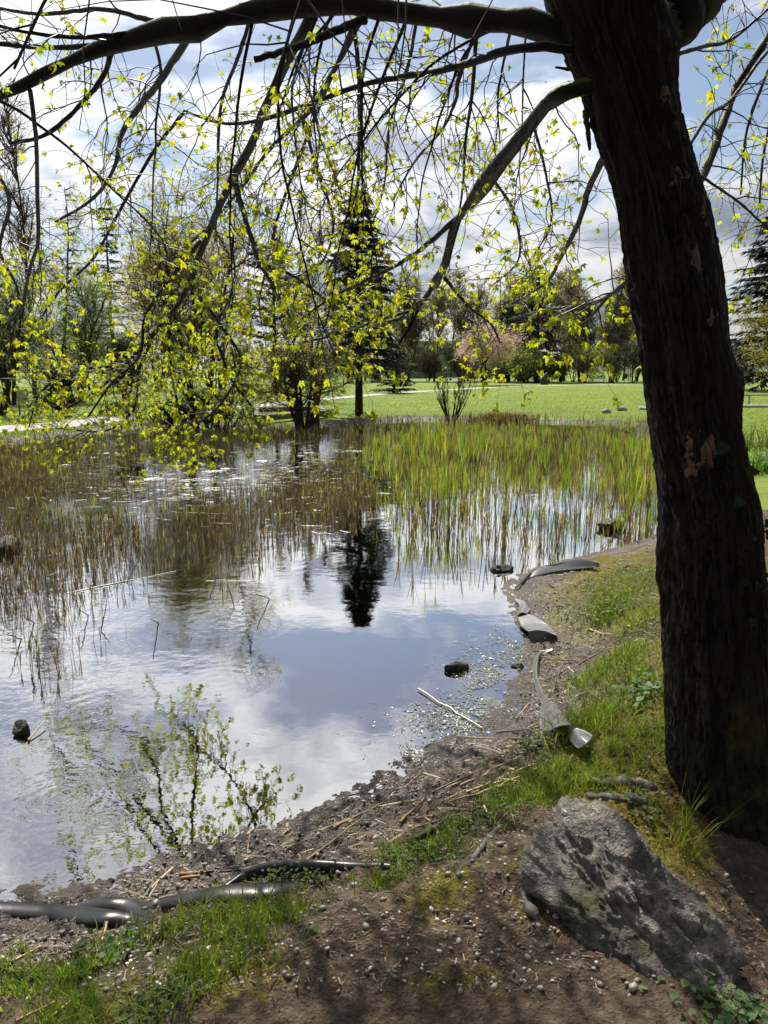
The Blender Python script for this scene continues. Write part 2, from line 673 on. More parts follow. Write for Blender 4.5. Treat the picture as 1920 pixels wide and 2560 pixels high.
xs = axis([(-700, -60, 80, 8), (-60, -16, 5, 1.0), (-16, -3, 0.8, 0.07), (-3, -1.5, 0.06, 0.02), (-1.5, 1.9, 0.014, 0.014), (1.9, 4, 0.02, 0.08),
           (4, 16, 0.1, 0.9), (16, 60, 1, 5), (60, 700, 8, 80)])
ys = axis([(-60, -4, 8, 1), (-4, 1.2, 0.8, 0.05), (1.2, 3.6, 0.014, 0.014), (3.6, 6.5, 0.016, 0.04), (6.5, 14, 0.05, 0.2), (14, 34, 0.2, 0.35),
           (34, 100, 0.7, 3), (100, 1500, 5, 120)])
gx, gy = np.meshgrid(xs, ys)
GP = np.column_stack([gx.ravel(), gy.ravel()])
gsd = poly_sd(GP, shore)
gz = H(GP, gsd)
nx, ny = len(xs), len(ys)
ii = np.arange(nx * ny).reshape(ny, nx)
GF = np.stack([ii[:-1, :-1], ii[:-1, 1:], ii[1:, 1:], ii[1:, :-1]], -1).reshape(-1, 4)

# where grass, moss and gravel grow (world circles found from the photograph)
grass_px = [(470, 2335, .20), (600, 2300, .18), (380, 2370, .15), (250, 2440, .12), (120, 2430, .16), (40, 2440, .15), (330, 2520, .14), (200, 2540, .14), (700, 2290, .12),
            (1100, 2120, .13), (1010, 2140, .10), (1180, 2060, .14), (1300, 1985, .15), (1250, 2010, .12), (1380, 1930, .18),
            (1420, 1850, .16), (1480, 1790, .16), (1540, 1800, .15), (1600, 1720, .22), (1510, 1690, .22), (1560, 1640, .15), (1640, 1480, .5),
            (1500, 1500, .35), (1560, 1450, .35), (1640, 1560, .3), (1460, 1890, .14), (1560, 1890, .14), (1610, 1830, .2), (1500, 1960, .1),
            (1400, 1975, .12), (960, 2210, .08), (560, 2400, .12), (480, 2440, .1)]
moss_px = [(1600, 1450, .6), (1560, 1880, .2), (1520, 1470, .3), (1620, 1760, .25), (1560, 1420, .5), (1630, 1500, .5), (1640, 1640, .3), (1600, 1820, .2), (1540, 1900, .2), (1440, 1960, .18), (1120, 2190, .1), (1090, 2230, .1),
           (1090, 2450, .10), (1190, 2440, .09), (1330, 2270, .08), (1330, 2150, .10), (560, 2450, .12),
           (350, 2470, .12), (1600, 2040, .2), (1650, 2080, .15), (1390, 1650, .08), (240, 2530, .14), (640, 2400, .1)]
gc = [(ground_at(x, y), r) for x, y, r in grass_px]
mc = [(ground_at(x, y), r) for x, y, r in moss_px]
grassm = np.zeros(len(GP))
mossm = np.zeros(len(GP))
for p, r in gc:
    grassm = np.maximum(grassm, gauss(GP, p[:2], r))
for p, r in mc:
    mossm = np.maximum(mossm, gauss(GP, p[:2], r * 1.3) * (0.62 if p[1] < 2.5 else 1.3))
lawn = np.where((gsd > 0.25) & (GP[:, 1] > 9), sstep(gsd, 0.25, 0.9), 0)
lawn = np.maximum(lawn, sstep(GP[:, 0], 3.0, 5.0) * sstep(GP[:, 1], 12, 14) * (gsd > 0.3))
ground_me = mesh_np('ground', np.column_stack([GP, gz]), GF, None, True,
                    {'grassm': grassm, 'mossm': mossm, 'lawnm': lawn, 'sd': gsd})


def m_ground():
    m, t, out = mat('ground_soil')
    tc = t.n('ShaderNodeTexCoord').outputs['Object']

    def A(n):
        return t.n('ShaderNodeAttribute', attribute_name=n).outputs['Fac']
    n1 = t.noise(tc, 2.2, 6, 0.62)
    n2 = t.noise(tc, 28, 6, 0.65)
    n3 = t.noise(tc, 130, 5, 0.65)
    vo = t.n('ShaderNodeTexVoronoi', i_Vector=tc, i_Scale=90.0)
    soil = t.ramp(t.math('ADD', t.math('MULTIPLY', n1, 0.45), t.math('MULTIPLY', n2, 0.55)),
                  [(0.32, (0.040, 0.028, 0.019)), (0.5, (0.115, 0.081, 0.056)), (0.68, (0.24, 0.185, 0.138))])
    soil = t.mix(t.smooth(n3, 0.56, 0.72), soil, (0.12, 0.095, 0.072, 1))
    sd = A('sd')
    # shingle and debris on the beach
    grav = t.mix(t.n('ShaderNodeSeparateColor', i_0=vo.outputs['Color']).outputs[0], (0.018, 0.013, 0.009, 1), (0.115, 0.088, 0.063, 1))
    gf = t.math('MULTIPLY', t.smooth(sd, -0.3, 0.05), t.math('SUBTRACT', 1.0, t.smooth(sd, 0.2, 0.55)))
    c = t.mix(t.math('MULTIPLY', gf, 0.6), soil, grav)
    moss = t.ramp(n3, [(0.3, (0.06, 0.055, 0.012)), (0.55, (0.22, 0.19, 0.025)), (0.75, (0.36, 0.30, 0.04))])
    mf = t.smooth(t.math('ADD', A('mossm'), t.math('ADD', t.math('MULTIPLY', t.math('SUBTRACT', n2, 0.5), 1.6), t.math('MULTIPLY', t.math('SUBTRACT', n1, 0.5), 1.6))), 0.30, 0.75)
    c = t.mix(t.math('MULTIPLY', mf, 0.85), c, moss)
    gm = t.smooth(t.math('ADD', A('grassm'), t.math('MULTIPLY', t.math('SUBTRACT', n2, 0.5), 0.9)), 0.35, 0.65)
    c = t.mix(t.math('MULTIPLY', gm, 0.6), c, (0.06, 0.085, 0.016, 1))
    # lawn
    l1 = t.noise(tc, 0.23, 5, 0.6)
    l2 = t.noise(tc, 6, 6, 0.7)
    l3 = t.noise(tc, 1.1, 4, 0.6)
    lf = t.math('ADD', t.math('ADD', t.math('MULTIPLY', l1, 0.3), t.math('MULTIPLY', l2, 0.4)), t.math('MULTIPLY', l3, 0.3))
    lc = t.ramp(lf, [(0.36, (0.09, 0.15, 0.018)), (0.47, (0.165, 0.24, 0.028)), (0.56, (0.23, 0.285, 0.04)), (0.68, (0.34, 0.34, 0.08))])
    lm = t.smooth(t.math('ADD', A('lawnm'), t.math('MULTIPLY', t.math('SUBTRACT', n1, 0.5), 0.6)), 0.35, 0.6)
    c = t.mix(lm, c, lc)
    # pond bed under water
    under = t.math('SUBTRACT', 1.0, t.smooth(sd, -0.5, -0.05))
    c = t.mix(t.math('MULTIPLY', under, 0.75), c, (0.035, 0.032, 0.02, 1))
    wet = t.math('SUBTRACT', 1.0, t.smooth(sd, 0.05, 0.7))
    rough = t.math('SUBTRACT', 0.78, t.math('MULTIPLY', wet, 0.42))
    h = t.math('ADD', t.math('ADD', t.math('MULTIPLY', n2, 0.7), t.math('MULTIPLY', n3, 0.5)), t.math('MULTIPLY', vo.outputs[0], 0.35))
    hb = t.math('ADD', h, t.math('MULTIPLY', t.math('MULTIPLY', l2, lm), 2.0))
    b = t.n('ShaderNodeBump', i_Strength=1.0, i_Distance=0.025, i_Height=hb)
    p = t.n('ShaderNodeBsdfPrincipled', i_Base_Color=c, i_Roughness=rough, i_Normal=b.outputs[0])
    t.set(p.inputs['Specular IOR Level'], t.math('ADD', 0.12, t.math('MULTIPLY', wet, 0.55)))
    t.link(p.outputs[0], out.inputs[0])
    return m


M['ground'] = m_ground()
ground = tag(obj('ground', ground_me, M['ground']), kind='structure')


# ------------------------------------------------------------------ water
def m_water():
    m, t, out = mat('pond_water')
    tc = t.n('ShaderNodeTexCoord').outputs['Object']
    mp = t.n('ShaderNodeMapping', i_Vector=tc, i_Scale=(1.0, 1.0, 1.0))
    geo = t.n('ShaderNodeSeparateXYZ', i_0=tc)
    w1 = t.noise(mp.outputs[0], 2.2, 3, 0.5)
    w2 = t.noise(mp.outputs[0], 9.0, 3, 0.55)
    patch = t.smooth(t.noise(tc, 0.5, 2, 0.5), 0.42, 0.62)
    leftm = t.math('SUBTRACT', 1.0, t.smooth(geo.outputs[0], -2.0, -0.6))
    midm = t.math('MULTIPLY', t.smooth(geo.outputs[1], 5.0, 7.5), 1.0)
    amp = t.math('ADD', 0.16, t.math('ADD', t.math('MULTIPLY', leftm, 0.9), t.math('ADD', t.math('MULTIPLY', midm, 0.15), t.math('MULTIPLY', patch, 0.1))))
    h = t.math('MULTIPLY', t.math('ADD', t.math('MULTIPLY', w1, 0.006), t.math('MULTIPLY', w2, 0.0016)), amp)
    # rings from drops
    for (px, py, rad, a, k) in ((545, 1705, 0.5, 0.00007, 80), (268, 2052, 0.12, 0.00025, 190), (150, 1990, 0.4, 0.00022, 95), (560, 1560, 0.9, 0.00008, 60), (330, 1960, 0.1, 0.0002, 220)):
        c = onz(px, py)
        d = t.vmath('DISTANCE', tc, tuple(c)).outputs['Value']
        env = t.math('SUBTRACT', 1.0, t.smooth(d, rad * 0.35, rad))
        s = t.math('MULTIPLY', t.math('SINE', t.math('MULTIPLY', d, k)), t.math('MULTIPLY', env, a))
        h = t.math('ADD', h, s)
    b = t.n('ShaderNodeBump', i_Strength=1.0, i_Distance=1.0, i_Height=h)
    fr = t.n('ShaderNodeFresnel', i_IOR=2.1, i_Normal=b.outputs[0])
    gl = t.n('ShaderNodeBsdfGlossy', i_Color=(1, 1, 1, 1), i_Roughness=0.015, i_Normal=b.outputs[0])
    tr = t.n('ShaderNodeBsdfTransparent', i_Color=(0.5, 0.48, 0.38, 1))
    mx = t.n('ShaderNodeMixShader', i_0=t.math('MULTIPLY', fr.outputs[0], 2.35, clamp=True), i_1=tr.outputs[0], i_2=gl.outputs[0])
    t.link(mx.outputs[0], out.inputs[0])
    return m


M['water'] = m_water()
wx0, wx1, wy0, wy1 = -17.5, 13.5, 2.2, 31.0
Wv = [(wx0, wy0, 0), (wx1, wy0, 0), (wx1, wy1, 0), (wx0, wy1, 0)]
tag(obj('pond_water', mesh_np('pond_water', Wv, np.array([[0, 1, 2, 3]]), None, False), M['water']), kind='structure')

# ------------------------------------------------------------------ path across the lawn
path_px = [(-260, 1092), (0, 1069), (139, 1058), (252, 1047), (336, 1039), (450, 1030), (590, 1019), (726, 1007), (830, 997), (960, 986), (1093, 977), (1209, 970), (1330, 966), (1440, 963), (1600, 961)]
pc = spline([onz(x, y, 0.27)[:2] for x, y in path_px], 160)
tn = norm(np.gradient(pc, axis=0))
nr = np.column_stack([-tn[:, 1], tn[:, 0]])
cols_ = []
for k in np.linspace(-1, 1, 5):
    e = pc + nr * (k * 0.62 + 0.06 * fbm(pc + k * 9, 0.8, 2)[:, None] * abs(k))
    cols_.append(np.column_stack([e, H(e, detail=False) + 0.012 + 0.012 * (1 - abs(k))]))
PV = np.stack(cols_, 1)
pi_ = np.arange(160 * 5).reshape(160, 5)
PF = np.stack([pi_[:-1, :-1], pi_[:-1, 1:], pi_[1:, 1:], pi_[1:, :-1]], -1).reshape(-1, 4)
M['path'] = m_plain('gravel_path', (0.52, 0.49, 0.45), 0.9, 0.18, 12, 0.4, 0.1)
tag(obj('path', mesh_np('path', PV.reshape(-1, 3), PF), M['path']), kind='structure')

# ------------------------------------------------------------------ the big tree in front
TREE = empty('broadleaf_tree', (TB[0], TREE_Y, Hs(TB[0], TREE_Y)),
             'large dark-barked tree leaning left over the pond, bright young leaves on drooping branches', 'tree')


def build_trunk():
    # view rows: y, centre x, half width (view pixels), as read off the photograph
    rows = [(1990, 1615, 175), (1900, 1605, 165), (1800, 1594, 152), (1700, 1583, 144), (1600, 1572, 133), (1500, 1566, 126), (1350, 1556, 117),
            (1200, 1548, 112), (1100, 1541, 109), (1000, 1522, 104), (900, 1502, 100), (740, 1477, 99), (650, 1463, 102), (560, 1450, 104),
            (440, 1430, 100), (320, 1398, 98), (200, 1362, 102), (120, 1335, 108), (60, 1322, 114), (0, 1318, 118)]
    C, Rr = [], []
    for y, x, w in rows:
        p = vat(x, y, TREE_Y)
        zc = (p - CAM) @ np.array([0, math.cos(PITCH), -math.sin(PITCH)])
        C.append(p)
        Rr.append(w * VS * zc / FPX)
    C.append(C[-1] + [-0.04, 0.05, 0.35])
    Rr.append(0.20)
    C.append(C[-1] + [-0.10, 0.1, 0.6])
    Rr.append(0.14)
    C.append(C[-1] + [-0.1, 0.2, 1.2])
    Rr.append(0.11)
    C.append(C[-1] + [0.1, 0.2, 1.6])
    Rr.append(0.07)
    n, k = 560, 200
    q = spline(np.column_stack([C, Rr]), n)
    q[:30, 2] = np.minimum(q[:30, 2], q[30, 2])
    q[:, 0] -= 0.008
    q[:, 3] *= 0.95
    cen, rad = q[:, :3], q[:, 3]
    ang = np.arange(k) * 2 * np.pi / k
    A, Z = np.meshgrid(ang, cen[:, 2])
    base_z = cen[0, 2]
    # plates and furrows running along the stem
    P = np.column_stack([np.cos(A).ravel() * 2.2, np.sin(A).ravel() * 2.2, Z.ravel() * 0.9])
    swirl = fbm(P, 1.0, 3)
    P2 = np.column_stack([np.cos(A).ravel() * 5.0, np.sin(A).ravel() * 5.0, Z.ravel() * 1.6 + swirl * 0.8])
    fur = np.abs(fbm(P2, 2.6, 3, 0.6))
    P3 = np.column_stack([np.cos(A).ravel() * 8, np.sin(A).ravel() * 8, Z.ravel() * 6])
    fine = fbm(P3, 3.5, 3, 0.6)
    P4 = np.column_stack([np.cos(A).ravel() * 9, np.sin(A).ravel() * 9, Z.ravel() * 2.6 + swirl])
    fur2 = np.abs(fbm(P4, 2.4, 2, 0.6))
    d = 0.020 * swirl - 0.018 * np.exp(-fur * 10) - 0.012 * np.exp(-fur2 * 9) + 0.005 * fine
    # swollen collars around old branch scars
    for (aa, zz, rr, hh) in ((3.6, 2.75, 0.10, 0.025), (4.2, 2.55, 0.08, 0.02), (5.9, 3.05, 0.10, 0.055), (3.4, 3.25, 0.16, 0.05), (4.9, 2.2, .1, .015), (3.5, 1.2, .12, .02), (5.9, 1.9, .1, .03)):
        da = np.abs((A.ravel() - aa + np.pi) % (2 * np.pi) - np.pi) * 0.17
        d += hh * np.exp(-(da ** 2 + (Z.ravel() - zz) ** 2) / rr ** 2)
    d = d.reshape(n, k)
    hz = np.clip((Z - base_z) / 0.55, 0, 1)
    flare = (1 - hz) ** 2.2
    roots = np.maximum(0, np.cos(A - 4.75)) ** 3 * 0.16 + np.maximum(0, np.cos(A - 3.5)) ** 4 * 0.12 + np.maximum(0, np.cos(A * 3 - 1.0)) ** 2 * 0.09 + np.maximum(0, np.cos(A * 2 + 0.6)) ** 3 * 0.06
    rr = rad[:, None] + d + flare * roots
    V = np.stack([cen[:, None, 0] + rr * np.cos(A), cen[:, None, 1] + rr * np.sin(A) * 0.95, Z], -1)
    V[:, :, 2] += 0.0
    idx = np.arange(n * k).reshape(n, k)
    a, b = idx[:-1], idx[1:]
    F = np.stack([a, np.roll(a, -1, 1), np.roll(b, -1, 1), b], -1).reshape(-1, 4)
    me = mesh_np('trunk', V.reshape(-1, 3), F)
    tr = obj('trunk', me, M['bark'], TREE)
    # patches of bare wood where bark has come off
    scars = [(1484, 965, 34, 58), (1475, 568, 22, 30), (1437, 400, 26, 20), (1515, 684, 14, 24), (1410, 235, 14, 18), (1503, 455, 11, 40)]
    for sx, sy, sw, sh in scars:
        NG = 34
        gu, gv = np.meshgrid(np.linspace(-1, 1, NG), np.linspace(-1, 1, NG))
        pts = []
        p0 = vat(sx, sy, TREE_Y)
        zz = cen[:, 2]
        for u, v in zip(gu.ravel(), gv.ravel()):
            z = p0[2] - v * sh * VS * TREE_Y / FPX
            i = int(np.argmin(np.abs(zz - z)))
            c = cen[i]
            x0 = p0[0] * 0.93 + c[0] * 0.07 + u * sw * VS * TREE_Y / FPX
            ca = np.clip((x0 - c[0]) / rr[i].mean(), -0.98, 0.98)
            aa = (2 * np.pi - math.acos(ca))
            j = int(round(aa / (2 * np.pi) * k)) % k
            r_ = rr[i, j] + 0.003
            pts.append((c[0] + r_ * math.cos(aa), c[1] + r_ * math.sin(aa) * 0.95, z))
        pts = np.array(pts)
        q3 = np.column_stack([gu.ravel() * 2.6 + sx, gv.ravel() * 1.3 + sy, np.zeros(NG * NG)])
        ex = np.hypot(gu.ravel() * 0.9, gv.ravel()) + 0.75 * fbm(q3, 1.0, 4, 0.6)
        keep = ex < 0.62
        pts[:, 1] += 0.014 * (~keep)
        gi = np.arange(NG * NG).reshape(NG, NG)
        F2 = np.stack([gi[:-1, :-1], gi[:-1, 1:], gi[1:, 1:], gi[1:, :-1]], -1).reshape(-1, 4)
        ok = keep[F2].sum(1) >= 3
        if ok.any():
            obj('bark_scar', mesh_np('bark_scar', pts, F2[ok]), M['scar'], tr)
    return cen, rad


TC, TR = build_trunk()


def limb(pts, r0, r1, name='branch', n=28, k=8, matn='limb'):
    """pts (vx, vy, depth) in view pixels; radii in view pixels"""
    W = np.array([vat(*p) for p in pts])
    zc = (W - CAM) @ np.array([0, math.cos(PITCH), -math.sin(PITCH)])
    P = spline(W, n)
    zz = np.interp(np.linspace(0, 1, n), np.linspace(0, 1, len(zc)), zc)
    Rr = np.linspace(r0, r1, n) * VS * zz / FPX
    P[1:-1] += rng.normal(size=(n - 2, 3)) * Rr[1:-1, None] * 0.09
    Rr = Rr * (1 + 0.06 * rng.normal(size=n))
    return P, Rr


LIMBS = []     # (polyline, radii, twig density per metre)


def L(pts, r0, r1, dens=7, part=True, k=8):
    P, Rr = limb(pts, r0, r1)
    if part:
        V, F = tubes(P[None], Rr[None], k)
        if r0 > 14:
            nrm = V - np.repeat(P, k, 0)
            V = V + norm(nrm) * (fbm(V, 14, 3)[:, None] * 0.008 + fbm(V + 3, 5, 2)[:, None] * 0.012 + np.maximum(0, vnoise(V, 7) - 0.45)[:, None] * 0.05)
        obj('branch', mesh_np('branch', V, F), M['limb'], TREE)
    LIMBS.append((P, Rr, dens))


L([(1270, 95, 2.9), (1180, 58, 2.9), (1090, 44, 2.92), (1000, 38, 2.95), (860, 25, 3.0), (740, 8, 3.05), (600, 14, 3.1), (450, 50, 3.1), (330, 76, 3.1), (230, 105, 3.1),
   (110, 150, 3.1), (0, 205, 3.1), (-120, 270, 3.1), (-260, 330, 3.1)], 30, 11, 6, k=16)
L([(310, 62, 3.1), (200, 98, 3.2), (100, 102, 3.3), (0, 95, 3.4), (-120, 80, 3.5)], 7, 4, 7)
L([(300, 70, 3.1), (170, 80, 3.0), (60, 70, 2.9), (-60, 40, 2.9)], 6, 3, 7)
L([(330, 45, 3.1), (220, 20, 3.3), (80, 30, 3.6), (-40, 10, 3.9)], 6, 3, 7)
L([(1235, 108, 2.85), (1160, 101, 2.8), (1090, 110, 2.85), (1020, 135, 3.0), (940, 155, 3.2), (870, 165, 3.35), (790, 180, 3.5), (650, 230, 3.8), (560, 260, 4.0), (480, 266, 4.2), (400, 240, 4.4)], 11, 3, 8)
L([(1275, 185, 2.85), (1225, 198, 2.85), (1180, 228, 2.95), (1100, 330, 3.3), (1030, 420, 3.7), (985, 480, 4.0), (965, 560, 4.3), (940, 612, 4.6), (905, 655, 4.9), (860, 690, 5.2), (790, 705, 5.6), (700, 700, 6.0)], 16.5, 2, 8, k=12)
L([(1000, 460, 3.95), (900, 545, 4.3), (820, 592, 4.6), (720, 640, 5.0), (650, 690, 5.3)], 6, 2, 9)
L([(905, 655, 4.9), (885, 705, 4.95), (862, 742, 5.0)], 7, 3, 8)
L([(940, 612, 4.6), (900, 665, 4.8), (820, 690, 5.1), (740, 720, 5.4), (650, 740, 5.7)], 5, 2, 10)
L([(960, 600, 4.6), (1010, 660, 4.9), (1060, 700, 5.2), (1080, 740, 5.4)], 4, 2, 9)
L([(790, 42, 3.0), (700, 78, 2.95), (640, 102, 2.9), (550, 128, 2.85)], 10, 7, 3)
L([(690, 0, 3.1), (660, 60, 3.2), (620, 130, 3.4), (570, 240, 3.8), (540, 320, 4.1), (500, 390, 4.4), (460, 480, 4.8), (420, 580, 5.3), (390, 650, 5.7), (340, 710, 6.0), (270, 790, 6.3), (200, 850, 6.6), (130, 890, 6.8)], 12, 2.5, 8, k=10)
L([(420, 60, 3.1), (372, 135, 3.4), (340, 182, 3.6), (300, 232, 3.9), (262, 290, 4.2), (248, 360, 4.5), (200, 430, 4.9), (120, 480, 5.2)], 9, 2.5, 8)
L([(245, 95, 3.1), (225, 160, 3.2), (175, 225, 3.3), (100, 290, 3.4), (25, 310, 3.5)], 6, 4, 6)
L([(65, 195, 3.1), (78, 300, 3.3), (80, 400, 3.6), (82, 520, 4.0), (65, 580, 4.3), (45, 668, 4.7), (15, 700, 4.9)], 5, 3, 9)
L([(542, 40, 3.1), (510, 135, 3.3), (480, 215, 3.6), (472, 300, 3.9), (470, 400, 4.3), (465, 520, 4.8)], 5, 2, 8)
L([(780, 45, 3.1), (745, 110, 3.4), (700, 190, 3.8), (670, 240, 4.0), (585, 320, 4.5), (525, 400, 5.0), (440, 500, 5.5), (360, 560, 6.0)], 6, 2.5, 9)
L([(765, 60, 3.1), (775, 160, 3.3), (776, 300, 3.8), (770, 425, 4.3), (740, 520, 4.8), (700, 600, 5.2)], 5, 2, 8)
L([(505, 385, 4.4), (520, 440, 4.6), (545, 520, 4.9), (558, 565, 5.1), (595, 625, 5.4), (625, 685, 5.7)], 7, 3, 9)
L([(420, 580, 5.3), (418, 660, 5.5), (470, 745, 5.7), (500, 820, 5.9), (548, 882, 6.0)], 4, 2, 24)
L([(450, 500, 4.9), (370, 600, 5.2), (315, 680, 5.5), (300, 770, 5.7), (240, 830, 5.9), (190, 900, 6.1)], 5, 2, 24)
L([(390, 650, 5.7), (365, 700, 5.9), (370, 800, 6.1), (385, 880, 6.4), (395, 925, 6.6), (345, 975, 6.8)], 4, 1.5, 24)
L([(430, 640, 5.5), (490, 720, 5.8), (520, 790, 6.1), (470, 880, 6.3), (400, 935, 6.5)], 4, 1.5, 24)
L([(340, 710, 6.0), (300, 800, 6.3), (290, 880, 6.6), (230, 930, 6.8), (120, 925, 7.0)], 4, 1.5, 24)
L([(270, 790, 6.3), (170, 800, 6.4), (90, 845, 6.5), (60, 930, 6.7)], 3.5, 1.5, 24)
L([(400, 240, 4.4), (330, 330, 4.7), (250, 470, 5.0), (200, 560, 5.3), (120, 640, 5.6), (60, 740, 5.9)], 4, 2, 10)
L([(-60, 300, 3.2), (20, 430, 3.9), (0, 540, 4.4), (40, 640, 4.8), (20, 760, 5.2)], 5, 2, 10)
L([(558, 565, 5.1), (640, 600, 5.3), (720, 660, 5.6), (790, 690, 5.9), (740, 720, 6.1)], 4, 1.5, 11)
L([(650, 250, 4.0), (690, 380, 4.5), (720, 480, 4.9), (700, 560, 5.2), (640, 620, 5.5), (600, 670, 5.8)], 4, 1.5, 10)
L([(760, 60, 3.2), (650, 330, 4.4), (600, 470, 5.0), (575, 580, 5.5), (560, 650, 5.9), (565, 700, 6.2)], 4.5, 1.5, 10)
# right of centre, hanging from the first limb
L([(1030, 60, 2.95), (1020, 200, 3.2), (1005, 310, 3.5), (1000, 400, 3.8), (990, 475, 4.1)], 4.5, 2, 8)
L([(1025, 75, 3.0), (990, 175, 3.2), (985, 215, 3.3), (955, 280, 3.5), (895, 350, 3.9), (850, 430, 4.3)], 5, 2, 8)
L([(1102, 68, 2.95), (1085, 150, 3.2), (1075, 220, 3.4), (1080, 310, 3.7)], 3.5, 1.5, 8)
L([(1135, 78, 2.95), (1130, 180, 3.3), (1128, 275, 3.6)], 2.5, 1.5, 8)
L([(900, 40, 3.0), (880, 150, 3.4), (840, 280, 3.9), (830, 400, 4.4), (800, 500, 4.9)], 4, 1.5, 8)
L([(1310, 330, 2.95), (1275, 400, 3.2), (1250, 480, 3.5), (1215, 550, 3.9), (1180, 610, 4.3), (1110, 655, 4.8)], 8, 2.5, 8)
L([(1395, 590, 3.0), (1355, 608, 3.1), (1315, 639, 3.3), (1265, 659, 3.6), (1180, 669, 4.0), (1100, 690, 4.5)], 6, 2, 9)
L([(1315, 639, 3.3), (1270, 690, 3.5), (1232, 712, 3.7)], 3.5, 1.5, 8)
L([(1265, 240, 2.9), (1272, 300, 2.85), (1274, 325, 2.85)], 7, 3, 0)
L([(1230, 150, 2.85), (1200, 145, 2.8)], 4, 2, 0)
L([(1150, 260, 3.1), (1180, 380, 3.6), (1190, 480, 4.1), (1150, 560, 4.6)], 3.5, 1.5, 9)
L([(1060, 380, 3.6), (1110, 460, 4.0), (1120, 560, 4.5), (1060, 620, 5.0)], 3.5, 1.5, 9)
# behind and right of the trunk
L([(1440, 420, 3.1), (1515, 382, 3.4), (1560, 270, 3.6), (1590, 190, 3.7), (1659, 80, 3.8), (1740, -40, 3.9)], 11, 7, 6)
L([(1480, 330, 3.1), (1530, 250, 3.3), (1580, 215, 3.5), (1660, 110, 3.7), (1760, 40, 3.9)], 5, 3, 7)
L([(1455, 120, 3.0), (1520, 100, 3.2), (1580, 85, 3.4), (1659, 20, 3.6)], 5, 3, 7)
L([(1500, 370, 3.2), (1600, 440, 3.6), (1659, 490, 3.9), (1740, 520, 4.2)], 3, 2, 8)
L([(1700, 60, 3.6), (1640, 200, 4.0), (1610, 300, 4.3), (1600, 420, 4.7)], 4, 2, 8)
L([(1720, 0, 4.0), (1690, 160, 4.4), (1650, 330, 4.8), (1640, 450, 5.2)], 4, 2, 8)
L([(1360, 95, 2.95), (1430, 50, 3.0), (1485, 10, 3.05), (1540, -60, 3.1), (1640, -220, 3.2), (1700, -420, 3.3)], 62, 30, 5, k=20)


# hanging shoots that leave the first limb, and unseen crown limbs turned backward to shade the foreground
mainP, mainR, _ = LIMBS[0]
hang = []
for i in range(12):
    t = rng.uniform(0.12, 0.95)
    p0, _, _ = pl_eval(mainP[None], np.array([t]))
    d = norm(np.array([rng.normal(-0.25, 0.25), rng.uniform(0.25, 0.9), rng.uniform(-0.7, 0.25)]))
    Q = [p0[0]]
    n = 16
    ln = rng.uniform(0.7, 1.5)
    for k in range(n - 1):
        d = norm(d + np.array([0, 0.0, -0.10]) + rng.normal(size=3) * 0.07)
        Q.append(Q[-1] + d * ln / n)
    hang.append(Q)
for Q in hang:
    P = spline(Q, 28)
    Rr = np.linspace(0.007, 0.0025, 28)
    V, F = tubes(P[None], Rr[None], 6)
    obj('branch', mesh_np('branch', V, F), M['limb'], TREE)
    LIMBS.append((P, Rr, 8))
top = TC[-1]
UP = []
for i in range(16):
    t = rng.uniform(0.80, 0.99)
    p0 = TC[int(t * (len(TC) - 1))]
    a = -1.57 + rng.uniform(-1.7, 1.7)
    d = norm(np.array([math.cos(a), math.sin(a), rng.uniform(0.1, 0.7)]))
    Q = [p0]
    ln = rng.uniform(2.2, 3.8)
    for k in range(15):
        d = norm(d + np.array([0, 0, -0.035]) + rng.normal(size=3) * 0.07)
        Q.append(Q[-1] + d * ln / 15)
    P = spline(Q, 28)
    Rr = np.linspace(0.035, 0.006, 28)
    V, F = tubes(P[None], Rr[None], 7)
    obj('branch', mesh_np('branch', V, F), M['limb'], TREE)
    UP.append((P, Rr))
# drooping shoots of the unseen high limbs, thickening the shade below
UPP = np.array([p for p, _ in UP])
UPR = np.array([r for _, r in UP])
SUB, SUBR, _ = grow(UPP, UPR, 6, (0.25, 1.0), (0.5, 1.2), (0.9, 2.0), (0.006, 0.011), n=10, wob=0.10, pull=(0, 0, -0.12), lenfall=0.2)

# ---- twigs
LP = np.array([p for p, r, d in LIMBS])
LR = np.array([r for p, r, d in LIMBS])
LD = np.array([d for p, r, d in LIMBS])
llen = np.linalg.norm(np.diff(LP, axis=1), axis=2).sum(1)
cnt = np.round(llen * LD).astype(int)
T2, T2R, _ = grow(LP, LR, cnt, (0.15, 1.0), (0.45, 1.3), (0.18, 0.55), (0.0024, 0.0038), n=9, wob=0.20, pull=(0, 0.02, -0.05), lenfall=0.1)
T3, T3R, _ = grow(T2, T2R, 3, (0.25, 1.0), (0.4, 1.2), (0.10, 0.32), (0.0015, 0.0024), n=6, wob=0.22, pull=(0, 0, 0.0), lenfall=0.2)
U2, U2R, _ = grow(SUB, SUBR, 6, (0.2, 1.0), (0.4, 1.2), (0.3, 0.8), (0.003, 0.004), n=6, wob=0.15, pull=(0, 0, -0.1), lenfall=0.2)

mb = MB()
for P, Rr, k in ((T2, T2R, 4), (T3, T3R, 3), (SUB, SUBR, 5), (U2, U2R, 3)):
    mb.add(*tubes(P, Rr, k))
tag(obj('twigs', mb.mesh('twigs'), M['twig'], TREE), kind='stuff')


